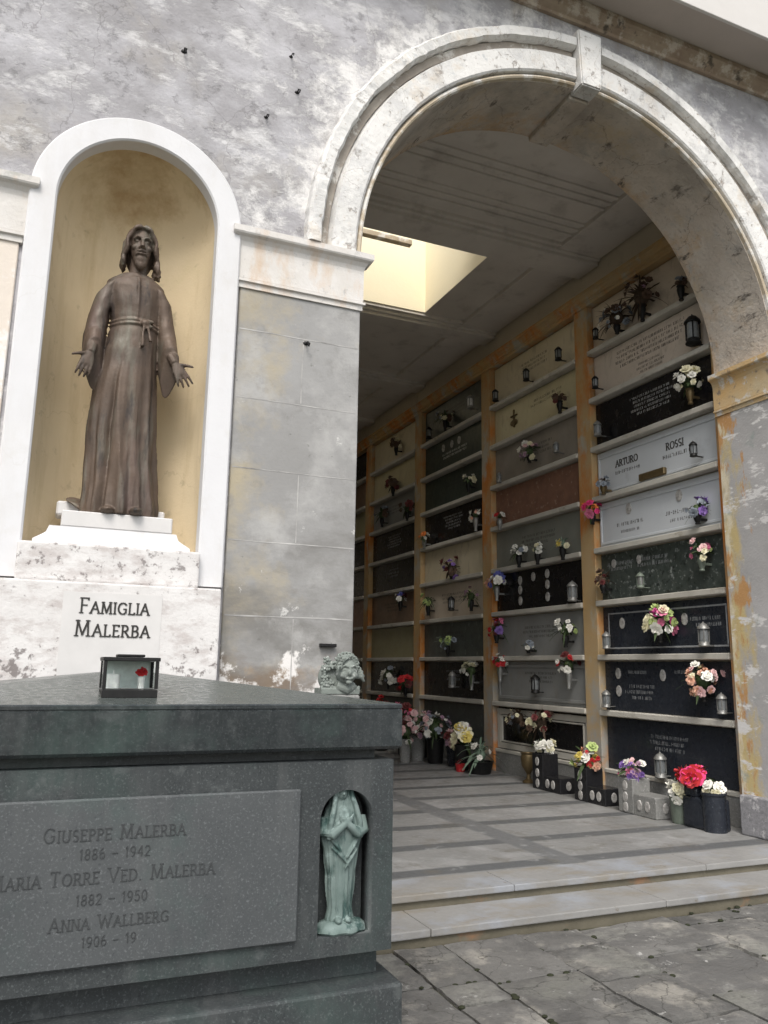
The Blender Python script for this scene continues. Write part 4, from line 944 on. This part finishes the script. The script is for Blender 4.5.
# ------------------------------------------------------------------ pedestal and statue
PX = .37
pd = thing('statue_pedestal', 'white lichen speckled stone pedestal with the family name, below the niche', 'pedestal', (PX, 4.85, 0))
pb = obj('base', boxm(PX - .605, PX + .605, 4.70, 4.845, 0, 1.972, bev=.012, seg=2), 'pedestal', pd, world=True)
obj('course', boxm(PX - .51, PX + .475, 4.735, 5.20, 1.974, 2.185, bev=.012, seg=2), 'pedestal', pd, world=True)
bm = bmesh.new(); rings = []
for z, e in ((2.187, .42), (2.205, .42), (2.215, .405), (2.235, .375), (2.25, .355), (2.275, .345), (2.29, .34)):
    rings.append([(PX - e - .02, 4.78 + (.42 - e) * .4, z), (PX + e, 4.78 + (.42 - e) * .4, z), (PX + e, 5.2, z), (PX - e - .02, 5.2, z)])
loft(bm, rings); obj('cap', bm, 'white', pd, world=True)
pl = obj('plinth', boxm(PX - .30, PX + .315, 4.815, 5.15, 2.292, 2.385, bev=.006), 'plaque', pd, world=True)
bm = bmesh.new(); box(bm, PX - .33, PX - .2, 5.0, 5.17, 2.386, 2.47, bev=.01); obj('plinth_block', bm, 'plaque', pd, world=True)
obj('plinth_block', boxm(PX + .24, PX + .29, 5.0, 5.16, 2.386, 2.455, bev=.008), 'plaque', pd, world=True)
nb = obj('name_panel', boxm(PX - .255, PX + .27, 4.6975, 4.702, 1.2, 1.915), 'plaque', pd, world=True)
bm = bmesh.new()
text(bm, 'FAMIGLIA', (PX + .022, 4.6975, 1.803), (1, 0, 0), (0, 0, 1), (0, -1, 0), .080, th=.12, d=.004, small=.76, sp=.13)
text(bm, 'MALERBA', (PX + .02, 4.6975, 1.678), (1, 0, 0), (0, 0, 1), (0, -1, 0), .082, th=.12, d=.004, small=.76, sp=.17)
obj('lettering', bm, 'nameletter', nb, world=True)

def finger(bm, base, d, up, ln, r, curl):
    """three-joint finger curling towards -up"""
    d = Vector(d).normalized(); up = Vector(up).normalized(); p = Vector(base); pts = [p - d * ln * .25, p]; rad = [r, r]
    ax = d.cross(up)
    for i, f in enumerate((.42, .33, .25)):
        d = Matrix.Rotation(curl * (1 + .2 * i), 3, ax) @ d
        p = p + d * ln * f; pts.append(p); rad.append(r * (1 - .13 * (i + 1)))
    tube(bm, pts, rad, 8); ell(bm, pts[-1], (rad[-1],) * 3, 1)
def hand(bm, wrist, d, palm, side, L=.18, spread=.16):
    """d: wrist to knuckles; palm: normal out of the palm; side: towards the thumb"""
    d = Vector(d).normalized(); palm = Vector(palm); palm = (palm - d * palm.dot(d)).normalized(); side = Vector(side); side = (side - d * side.dot(d) - palm * side.dot(palm)).normalized()
    w = Vector(wrist); M_ = Matrix((side, palm, d)).transposed()
    def P(s, n, k): return w + M_ @ Vector((s, n, k)) * L
    tube(bm, [P(0, 0, -.35), P(0, 0, 0)], [.15 * L, .15 * L], 8)
    rings = []
    for k, hw, ht in ((-.02, .13, .11), (.12, .17, .10), (.3, .22, .085), (.45, .225, .075), (.52, .2, .055)):
        rings.append([P(hw * math.cos(2 * PI * i / 12) + .01, ht * math.sin(2 * PI * i / 12), k) for i in range(12)])
    loft(bm, rings)
    for s, ln, a in ((.17, .42, 1), (.06, .47, .35), (-.055, .44, -.35), (-.16, .35, -1)):
        dd = d + side * a * spread
        finger(bm, P(s, 0, .47), dd, -palm, ln * L, .052 * L * 1.15, .16)
    dd = d * .55 + side * .8 + palm * .25
    finger(bm, P(.16, .03, .14), dd, -palm, .40 * L, .062 * L * 1.1, .1)

def robe_ring(z, tab, fold, n=120, lean=0):
    cx, cy, rx, ry = interp(tab, z); out = []
    for i in range(n):
        a = 2 * PI * i / n
        k = fold(a, z)
        out.append((cx + rx * k * math.cos(a), cy + ry * k * math.sin(a), z))
    return out
def build_statue():
    bm = bmesh.new()
    tab = [(0, .02, .0, .218, .17), (.05, .02, 0, .222, .172), (.17, .016, 0, .212, .166), (.35, .004, 0, .206, .16), (.5, -.004, 0, .203, .155), (.8, -.003, 0, .188, .145), (1.0, .008, 0, .165, .132),
           (1.14, .02, 0, .15, .12), (1.215, .024, 0, .139, .112), (1.27, .022, 0, .146, .118), (1.38, .016, 0, .166, .12), (1.455, .013, .002, .180, .110), (1.495, .012, .004, .176, .096), (1.525, .012, .004, .150, .084), (1.55, .013, .004, .112, .074), (1.575, .015, .002, .072, .064)]
    def fold(a, z):
        # a=0 right (+x), -pi/2 front (-y)
        amp = max(0, min(1, (1.2 - z) / .9))
        up = max(0, min(1, (z - 1.22) / .1)) * max(0, min(1, (1.5 - z) / .1))
        s = 0
        for fq, ph, tw, am in ((9, .4, 1.1, .30), (14, 2.1, -1.6, .24), (6, 4.0, .8, .26)):
            v = math.sin(fq * a + ph + tw * z); s += am * (1 - 2 * abs(v) ** .7)
        k = 1 + amp * .045 * s
        def cut(a0, w, dep, lo, hi):
            if lo < z < hi:
                d = (a - a0 + PI) % (2 * PI) - PI; e = min(1, (z - lo) / .12, (hi - z) / .3)
                return -dep * max(0, e) * math.exp(-(d / w) ** 2)
            return 0
        k += cut(-1.98 - .28 * (.8 - z), .085, .20, -.1, .98) + cut(-1.2 + .1 * z, .06, .07, -.1, .8) + cut(-.8, .07, .08, -.1, .55) + cut(-2.5, .07, .10, -.1, .7)
        k += up * .018 * math.sin(11 * a + 5 * z) + up * .02 * math.sin(5 * a - 3 * z)
        q = Vector((math.cos(a) * 1.9, math.sin(a) * 1.9, z * .95))
        q2 = Vector((math.cos(a) * 4.2 + 9, math.sin(a) * 4.2, z * 1.5))
        k += amp * (.11 * (.5 - abs(noise.noise(q)) * 2.2) + .05 * (.5 - abs(noise.noise(q2)) * 2.2))
        k += .016 * (.5 - abs(noise.noise(Vector((math.cos(a) * 3, math.sin(a) * 3, z * 4)))) * 2)
        return k
    zs = [i * .02 for i in range(0, 79)]
    loft(bm, [robe_ring(max(.001, z), tab, fold) for z in zs])
    # neckline, chest placket
    tube(bm, [(.015 + .085 * math.cos(a), .0 + .078 * math.sin(a), 1.535 + .018 * math.sin(a)) for a in [PI * 2 * i / 20 for i in range(21)]], .012, 6)
    tube(bm, [(.02, -.085, 1.52), (.022, -.118, 1.44), (.024, -.122, 1.33), (.026, -.116, 1.24)], [.008, .011, .01, .008], 6)
    # belt with knot and tassels
    for dz in (-.012, .012):
        tube(bm, [(.024 + .143 * math.cos(a), .116 * math.sin(a), 1.212 + dz + .006 * math.sin(3 * a)) for a in [PI * 2 * i / 28 for i in range(29)]], .010, 6)
    ell(bm, (.075, -.122, 1.212), (.028, .02, .024), 2); ell(bm, (.105, -.112, 1.228), (.026, .014, .014), 2); ell(bm, (.10, -.115, 1.195), (.026, .013, .013), 2)
    tube(bm, [(.07, -.125, 1.21), (.064, -.135, 1.14), (.066, -.142, 1.05)], [.010, .009, .014], 6); tube(bm, [(.085, -.122, 1.21), (.1, -.132, 1.15), (.112, -.137, 1.09)], [.010, .009, .013], 6)
    # sleeves
    def sleeve(path):
        """path: (centre, across, down, r_across, r_down)"""
        rings = []
        for c, ac, dn, ra, rd in path:
            c = Vector(c); ac = Vector(ac).normalized(); dn = Vector(dn).normalized()
            rings.append([c + ac * ra * math.cos(2 * PI * i / 24) * (1 + .05 * math.sin(5 * 2 * PI * i / 24)) + dn * rd * math.sin(2 * PI * i / 24) for i in range(24)])
        # finer interpolation
        fine = []
        for q in range(len(rings) - 1):
            for s in range(6):
                t = s / 6; fine.append([a.lerp(b, t) for a, b in zip(rings[q], rings[q + 1])])
        fine.append(rings[-1]); 
        for k, rg in enumerate(fine):
            t = k / len(fine); cc = sum(rg, Vector()) / len(rg)
            for i, p in enumerate(rg):
                w = .035 * t * math.sin(3.0 * i * 2 * PI / 24 + k * .55) + .02 * math.sin(k * 1.1 + i)
                rg[i] = cc + (p - cc) * (1 + w)
        loft(bm, fine)
    sleeve([((-.125, .005, 1.482), (1, 0, .5), (0, 1, 0), .055, .078), ((-.160, .005, 1.41), (1, 0, .25), (0, 1, 0), .062, .08), ((-.192, .005, 1.27), (1, 0, .15), (0, 1, 0), .062, .082),
            ((-.207, -.005, 1.13), (1, 0, .1), (0, 1, -.3), .066, .09), ((-.208, -.05, .985), (1, .1, 0), (0, .75, -.7), .062, .12), ((-.205, -.095, .90), (1, .3, 0), (.1, .35, -1), .05, .145)])
    sleeve([((.15, .005, 1.478), (1, 0, -.5), (0, 1, 0), .055, .078), ((.182, .005, 1.40), (1, 0, -.25), (0, 1, 0), .062, .08), ((.205, .005, 1.27), (1, 0, -.15), (0, 1, 0), .062, .082),
            ((.224, -.005, 1.14), (1, 0, -.1), (0, 1, -.3), .066, .09), ((.238, -.05, .995), (1, -.1, 0), (0, .75, -.7), .062, .12), ((.245, -.095, .91), (1, -.3, 0), (-.1, .35, -1), .05, .145)])
    hand(bm, (-.226, -.135, .965), (-.22, -.25, -1), (.15, -1, .1), (-1, 0, .3), .185, .10)
    hand(bm, (.265, -.135, .975), (.46, -.3, -.9), (-.1, -1, .2), (1, -.1, .5), .185, .22)
    # train of the robe at the viewer's left, feet
    loft(bm, [[(-.13 - .5 * t * .25 + (.085 - .05 * t) * math.cos(2 * PI * i / 16), .02 + (.10 - .05 * t) * math.sin(2 * PI * i / 16), (.0 + .075 * t) if math.sin(2 * PI * i / 16 + .01) < -2 else .05 + .045 * t + (.055 - .03 * t) * math.sin(2 * PI * i / 16)) for i in range(16)] for t in (0, .33, .66, 1)])
    ell(bm, (.10, -.155, .022), (.04, .075, .026), 2); ell(bm, (-.06, -.15, .02), (.04, .06, .024), 2)
    # neck and head
    tube(bm, [(.015, .005, 1.50), (.018, -.005, 1.59), (.022, -.012, 1.68)], [.066, .056, .058], 14)
    hx, hy, hz = .022, -.015, 1.755
    ell(bm, (hx, hy + .012, hz + .025), (.084, .102, .115), 3)           # skull
    ell(bm, (hx, hy - .040, hz - .045), (.060, .064, .095), 3)           # face
    ell(bm, (hx, hy - .055, hz - .11), (.045, .045, .05), 3)             # jaw and beard
    ell(bm, (hx, hy - .066, hz - .145), (.028, .03, .04), 2); ell(bm, (hx - .018, hy - .068, hz - .135), (.02, .024, .034), 2); ell(bm, (hx + .018, hy - .068, hz - .135), (.02, .024, .034), 2)
    tube(bm, [(hx, hy - .098, hz + .012), (hx, hy - .116, hz - .02), (hx, hy - .127, hz - .043), (hx, hy - .105, hz - .052)], [.011, .012, .0155, .010], 8)  # nose
    for s in (-1, 1):
        ell(bm, (hx + s * .013, hy - .108, hz - .047), (.010, .010, .008), 2)
        tube(bm, [(hx + s * .008, hy - .102, hz + .020), (hx + s * .03, hy - .103, hz + .026), (hx + s * .055, hy - .078, hz + .016)], [.008, .010, .007], 7)   # brow
        ell(bm, (hx + s * .029, hy - .087, hz + .001), (.014, .011, .009), 2)    # eye
        ell(bm, (hx + s * .040, hy - .074, hz - .038), (.022, .022, .022), 2)    # cheek
        tube(bm, [(hx, hy - .110, hz - .066), (hx + s * .022, hy - .104, hz - .072), (hx + s * .034, hy - .09, hz - .095)], [.008, .009, .007], 6)   # moustache
    tube(bm, [(hx - .02, hy - .098, hz - .084), (hx, hy - .106, hz - .086), (hx + .02, hy - .098, hz - .084)], .007, 6)
    # hair: parted waves falling to the shoulders
    r = random.Random(4)
    for s in (-1, 1):
        for j in range(13):
            t = j / 12; fr = -.075 + .165 * t
            end = (1.60 - .02 * t) if s < 0 else (1.545 + .01 * t)
            p0 = Vector((hx + s * .006, hy - .085 + .15 * t, hz + .108 + .02 * math.sin(PI * t)))
            p1 = Vector((hx + s * .056, hy - .085 + .16 * t, hz + .085)); p2 = Vector((hx + s * (.084 + .01 * math.sin(PI * t)), hy - .062 + .14 * t, hz + .015))
            p3 = Vector((hx + s * (.092 + .012 * r.random()), hy - .045 + .11 * t, hz - .07)); p4 = Vector((hx + s * (.098 + (.028 * r.random() if s > 0 else .01)), hy - .03 + .08 * t, (hz - .07 + end) / 2)); p5 = Vector((hx + s * (.088 + (.045 * r.random() if s > 0 else .0)), hy - .03 + .07 * t, end + r.uniform(-.01, .02)))
            ctl = [p0, p1, p2, p3, p4, p5]; pts = []; rad = []
            for q in range(5):
                for u in range(4):
                    w = u / 4; p = ctl[q].lerp(ctl[q + 1], w); k = q + w
                    p = p + Vector((s * .006 * math.sin(k * 4.2 + j), .007 * math.cos(k * 4.0 + j * 1.3), 0)); pts.append(p); rad.append(.016 - .001 * k + .003 * math.sin(k * 5 + j))
            tube(bm, pts, rad, 7)
    ell(bm, (hx, hy + .055, hz - .03), (.088, .062, .15), 3)
    me = remeshed(bm, .0052, 2)
    # carve eye sockets and mouth line
    for v in me.vertices:
        for s in (-1, 1):
            d = Vector(v.co) - Vector((hx + s * .029, hy - .095, hz + .012))
            if d.length < .04: v.co.y += .006 * math.exp(-(d.x / .014) ** 2 - (d.z / .006) ** 2)
        if v.co.y < hy - .08 and abs(v.co.x - hx) < .03: v.co.y += .006 * math.exp(-((v.co.z - (hz - .0775)) / .004) ** 2)
    return me
stt = thing('bronze_statue', 'brown bronze statue of a bearded robed man with open hands, standing in the niche', 'statue', (PX, 4.97, 2.386))
obj('figure', None, 'bronze', stt, me=build_statue(), smooth=False)

# ------------------------------------------------------------------ family tomb
TX0, TX1, TY0, TY1 = -.62, 1.372, 3.0, 4.62
tb = thing('family_tomb', 'large dark green grey granite tomb with inscribed panel in front of the statue', 'tomb', (.375, 3.8, 0))
def tp(name, bm, m, par=None, **k): return obj(name, bm, m, par or tb, world=True, **k)
bm = bmesh.new()
ap = (.39, 3.80, 1.507)
ring = lambda e, z: [(TX0 + e, TY0 + e, z), (TX1 - e, TY0 + e, z), (TX1 - e, TY1 - e, z), (TX0 + e, TY1 - e, z)]
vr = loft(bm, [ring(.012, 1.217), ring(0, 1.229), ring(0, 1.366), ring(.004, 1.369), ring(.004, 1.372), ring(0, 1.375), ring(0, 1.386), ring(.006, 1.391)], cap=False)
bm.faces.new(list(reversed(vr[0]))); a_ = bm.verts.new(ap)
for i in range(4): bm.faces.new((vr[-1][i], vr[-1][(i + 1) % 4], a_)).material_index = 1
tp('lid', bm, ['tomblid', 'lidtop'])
tp('neck', boxm(TX0 + .075, TX1 - .075, TY0 + .10, TY1 - .06, 1.176, 1.216), 'tomb')
bx0, bx1, by0 = TX0 + .022, TX1 - .020, 3.035
bm = boxm(bx0, bx1, by0 + .114, TY1 - .03, .478, 1.175)
tp('body', bm, 'tomb')
na = lambda cx: arcpts(cx, .958, .108, 0, 180, 20) + [(cx - .108, .545), (cx + .108, .545)]
NTX = 1.160
fm = plate([(bx0, .478), (bx0, 1.175), (bx1, 1.175), (bx1, .478)], [na(NTX), na(.75 - NTX)], by0, by0 + .112)
tp('front_slab', fm, 'tomb')
pn = tp('name_panel', boxm(-.215, .968, by0 - .02, by0 - .0005, .548, 1.078, bev=.006), 'tombpanel')
bm = bmesh.new(); U, V, Nn = (1, 0, 0), (0, 0, 1), (0, -1, 0); yp = by0 - .0205
for s, z, h in (('GIUSEPPE MALERBA', .945, .050), ('1886 - 1942', .885, .036), ('MARIA TORRE VED. MALERBA', .808, .050), ('1882 - 1950', .742, .036), ('ANNA WALLBERG', .668, .046), ('1906 - 19', .612, .034)):
    text(bm, s, (.315 if z != .808 else .295, yp, z), U, V, Nn, h * .90, th=.09, d=.002, small=.8, sp=.15)
tp('lettering', bm, 'incised', pn)
tp('foot', boxm(TX0 + .07, TX1 - .045, TY0 + .12, TY1 - .06, .375, .477), 'tomb')
bm = boxm(TX0 - .01, TX1 + .008, TY0 - .015, TY1 - .02, 0, .374, bev=.012, seg=2); tp('plinth', bm, 'tomb')
# verdigris figure in the little niche
def build_woman():
    bm = bmesh.new()
    tab = [(.0, 0, 0, .060, .036), (.05, 0, 0, .05, .034), (.15, 0, 0, .058, .037), (.24, 0, 0, .072, .042), (.31, 0, 0, .086, .046), (.355, 0, 0, .086, .046), (.395, 0, 0, .072, .043), (.43, -.001, 0, .052, .040), (.465, -.003, .004, .041, .040), (.495, -.004, .006, .036, .037), (.515, -.005, .006, .026, .028), (.528, -.005, .006, .010, .012)]
    def fold(a, z):
        s = 0
        for fq, ph, tw, am in ((8, .3, 3, .4), (13, 1.4, -4, .35), (5, 2.2, 9, .25)):
            s += am * (1 - 2 * abs(math.sin(fq * a + ph + tw * z)) ** .8)
        return 1 + .13 * s * max(.28, min(1, (.36 - z) / .15))
    loft(bm, [robe_ring(max(.0005, z), tab, fold, 84) for z in [i * .008 for i in range(67)]])
    ell(bm, (-.010, -.030, .468), (.022, .022, .031), 2); tube(bm, [(-.010, -.048, .474), (-.012, -.056, .462)], [.004, .006], 6)
    for s in (-1, 1): tube(bm, [(-.006 + s * .004, -.028, .520), (-.006 + s * .027, -.034, .498), (-.006 + s * .035, -.036, .455), (s * .046, -.040, .41), (s * .06, -.044, .36), (s * .066, -.042, .30)], [.007, .009, .010, .011, .012, .009], 8)
    for s in (-1, 1):     # forearms folded, hands crossed on the breast
        tube(bm, [(s * .078, -.006, .375), (s * .081, -.026, .325), (s * .052, -.048, .318), (s * .012, -.056, .350), (-s * .014, -.056, .378)], [.020, .023, .021, .014, .009], 10)
        for q in range(4): tube(bm, [(-s * (.006 - q * .003), -.058 - .003 * (s > 0), .368 - q * .006), (-s * (.032 - q * .002), -.052 - .003 * (s > 0), .392 - q * .008)], .0034, 5)
    for q, (x0, x1, zz) in enumerate(((-.06, .0, .285), (.06, .01, .28), (-.05, .02, .25), (.055, .0, .24))): tube(bm, [(x0, -.034, zz + .02), ((x0 + x1) / 2, -.046, zz - .01), (x1, -.046, zz - .05)], [.004, .007, .003], 7)
    for s in (-1, 1): ell(bm, (s * .02, -.04, .008), (.014, .024, .012), 2)
    return remeshed(bm, .0028, 2)
wm = thing('relief_statuette', 'verdigris bronze statuette of a hooded woman in the small tomb niche', 'statuette', (NTX, by0 + .062, .546))
wf = obj('figure', None, 'verdigris', wm, me=build_woman()); wf.location = (0, .0, .038); 
bm = bmesh.new(); rg = []
for z, k in ((0, .9), (.008, 1), (.022, .97), (.036, .8), (.042, .6)):
    rg.append([(.104 * k * math.cos(2 * PI * i / 28) * (1 + .05 * math.sin(i * 2.3)), -.01 + .062 * k * math.sin(2 * PI * i / 28) * (1 + .06 * math.cos(i * 1.7)), z + .002 * math.sin(i * 1.9)) for i in range(28)])
loft(bm, rg); obj('base', bm, 'verdigris', wm, smooth=True)
# glass lantern box on the lid
ln = thing('grave_lantern', 'small dark framed glass lantern box with red flower inside, on the tomb lid', 'lantern', (.333, 3.2, 1.428))
lw, ld, lh = .098, .075, .125
bm = bmesh.new(); f = .012
box(bm, -lw, lw, -ld, ld, -.02, f * .8, bev=.002); box(bm, -lw - .004, lw + .004, -ld - .004, ld + .004, lh - f, lh + .002, bev=.002)
for sx in (-1, 1):
    for sy in (-1, 1): box(bm, sx * (lw - f / 2) - f / 2, sx * (lw - f / 2) + f / 2, sy * (ld - f / 2) - f / 2, sy * (ld - f / 2) + f / 2, f + .0005, lh - f - .0005)
obj('frame', bm, 'dark', ln)
obj('cap', boxm(-.05, .05, -.04, .04, lh + .003, lh + .013, bev=.003), 'dark', ln)
pm = bpy.data.materials.new('clear pane'); pm.use_nodes = True; MT['pane'] = pm
q = pm.node_tree.nodes['Principled BSDF']; q.inputs['Base Color'].default_value = (.95, .98, .97, 1); q.inputs['Roughness'].default_value = .02; q.inputs['Transmission Weight'].default_value = 1; q.inputs['IOR'].default_value = 1.03
obj('back_pane', boxm(-lw + f, lw - f, ld - .005, ld - .003, f, lh - f), plain('pane with painted reflection', (.62, .69, .66), .35), ln)  # pale opaque sheet: reflection on the glass put into its colour
bm = bmesh.new(); box(bm, -lw + f, lw - f, -ld + .003, -ld + .005, f, lh - f)
for s in (-1, 1): box(bm, s * (lw - .004) - .001, s * (lw - .004) + .001, -ld + f, ld - f, f, lh - f)
obj('pane', bm, 'pane', ln)
cd_ = bmesh.new(); lathe(cd_, [(.024, .013), (.024, .062), (.02, .066), (.003, .066), (.002, .078), (.0005, .08)], 14, c=(-.055, .0, 0)); obj('candle', cd_, 'lettw', ln, smooth=True)
cd_ = bmesh.new(); lathe(cd_, [(.012, .013), (.014, .055), (.012, .056)], 12, c=(.045, 0, 0)); obj('vial', cd_, 'lettw', ln, smooth=True)
bm = bmesh.new(); rr = random.Random(3)
for k in range(4): petals(bm, (.045 + rr.uniform(-.01, .01), rr.uniform(-.01, .01), .065 + rr.uniform(0, .012)), (rr.uniform(-1, 1), -1, .8), .018, rr)
obj('red_flower', bm, pet('red'), ln, fix=False)

# ------------------------------------------------------------------ cherub head on a post by the pier
cp = thing('cherub_ornament', 'mossy grey stone cherub head with curls and flowers, beside the pier foot', 'stone ornament', (1.665, 4.58, 1.385))
bm = bmesh.new(); rc = random.Random(12)
fx, fz = .035, .125
ell(bm, (fx, -.06, fz), (.066, .062, .078), 3); ell(bm, (fx, -.122, fz - .010), (.012, .014, .016), 2)
for s in (-1, 1):
    ell(bm, (fx + s * .032, -.104, fz - .025), (.024, .02, .022), 2); ell(bm, (fx + s * .025, -.112, fz + .008), (.012, .006, .005), 2); tube(bm, [(fx + s * .008, -.119, fz + .022), (fx + s * .027, -.119, fz + .032), (fx + s * .046, -.102, fz + .02)], .007, 6)
    # folded wings of layered feathers
    for q in range(5):
        a = .5 + q * .33; tube(bm, [(fx + s * .05, -.02, fz - .03), (fx + s * (.06 + .05 * math.sin(a)), -.015 - .004 * q, fz - .03 + .05 * math.cos(a) + .01), (fx + s * (.055 + .075 * math.sin(a)), -.01 - .004 * q, fz - .04 + .085 * math.cos(a))], [.014, .017, .007], 7)
tube(bm, [(fx - .022, -.112, fz - .04), (fx, -.121, fz - .045), (fx + .022, -.112, fz - .04)], .007, 6); ell(bm, (fx, -.108, fz - .064), (.02, .016, .014), 2)
for k in range(13):     # curls round the brow
    a = PI * (.02 + .96 * k / 12)
    for q in (0, 1):
        c0 = Vector((fx + (.064 + .018 * q) * math.cos(a), -.078 + .05 * q, fz + .012 + (.07 + .016 * q) * math.sin(a)))
        tube(bm, [c0 + Vector((.011 * math.cos(b), -.003 * b, .011 * math.sin(b))) for b in [k + u * .9 for u in range(6)]], [.0085, .0085, .008, .0075, .007, .006], 6)
for k in range(8):      # flowers heaped at the left and below
    x, z = ((-.085, .185), (-.1, .135), (-.066, .15), (-.095, .085), (-.06, .05), (-.1, .04), (-.045, .015), (.105, .02))[k]
    for u in range(5): ell(bm, (x + .017 * math.cos(u * 1.257 + k), -.055, z + .017 * math.sin(u * 1.257 + k)), (.011, .012, .011), 1)
    ell(bm, (x, -.064, z), (.008, .008, .008), 1)
ell(bm, (-.01, 0, .085), (.11, .045, .10), 3); tube(bm, [(-.02, -.05, .04), (.035, -.062, .02), (.09, -.05, .04)], [.026, .034, .026], 10)
box(bm, -.12, .12, -.07, .06, -.01, .025)
me = remeshed(bm, .0032, 1); obj('head', None, 'cherub', cp, me=me)
obj('post', boxm(-.12, .12, -.08, .08, -1.385 + .086, -.012, bev=.01), 'greystone', cp)
tag(obj('iron_bracket', boxm(1.63, 1.735, 4.79, 4.829, 1.655, 1.675, bev=.003), 'dark'), 'short dark iron bracket on the pier above the cherub', 'bracket')

# iron hooks left in the plaster
HL = ['iron hook left in the plaster high above the statue niche', 'bent iron hook in the plaster nearest the arch rim', 'dark iron peg in the plaster above the pier, upper', 'curled iron hook in the plaster above the pier, lower', 'iron bolt stub on the smooth face of the pier']
for (x, z, s), lb in zip(((.558, 5.56, .75), (1.293, 5.78, .5), (1.348, 5.51, .65), (1.135, 5.245, .55), (1.474, 3.64, .75)), HL):
    yw = Y0 if z > 4.4 else Y0 - .02
    bm = bmesh.new(); tube(bm, [(x, yw + .01, z), (x, yw - .04, z), (x + .012 * s, yw - .055, z - .02 * s), (x + .004, yw - .05, z - .045 * s)], .008 * s, 6); ell(bm, (x, yw - .002, z + .004), (.028 * s, .008, .02 * s), 2)
    tag(obj('iron_hook', bm, 'dark', smooth=True), lb, 'hook', 'iron fixings in the wall')

# ------------------------------------------------------------------ daylight
SUN_EL, SUN_AZ = 52, 205      # overcast, light from the courtyard side
w = bpy.data.worlds.new('World'); S.world = w; w.use_nodes = True
nt = w.node_tree; bg = nt.nodes['Background']
sky = nt.nodes.new('ShaderNodeTexSky'); sky.sky_type = 'NISHITA'; sky.sun_disc = False
sky.sun_elevation = R(SUN_EL); sky.sun_rotation = R(SUN_AZ); sky.dust_density = 3; sky.air_density = 1.2
hs = nt.nodes.new('ShaderNodeHueSaturation'); hs.inputs['Saturation'].default_value = .28
nt.links.new(sky.outputs[0], hs.inputs['Color']); nt.links.new(hs.outputs[0], bg.inputs['Color'])
bg.inputs['Strength'].default_value = .15
sd = bpy.data.lights.new('sun', 'SUN'); sd.energy = 1.4; sd.angle = R(24); sd.color = (1, .94, .86)
so = bpy.data.objects.new('sun', sd); C.objects.link(so)
az = R(SUN_AZ)
dirv = Vector((math.sin(az) * math.cos(R(SUN_EL)), math.cos(az) * math.cos(R(SUN_EL)), math.sin(R(SUN_EL))))
so.rotation_euler = dirv.to_track_quat('Z', 'Y').to_euler()
S.view_settings.view_transform = 'Standard'; S.view_settings.look = 'None'; S.view_settings.gamma = 1
S.view_settings.exposure = .68
S.render.engine = 'CYCLES'
S.cycles.max_bounces = 8; S.cycles.diffuse_bounces = 5
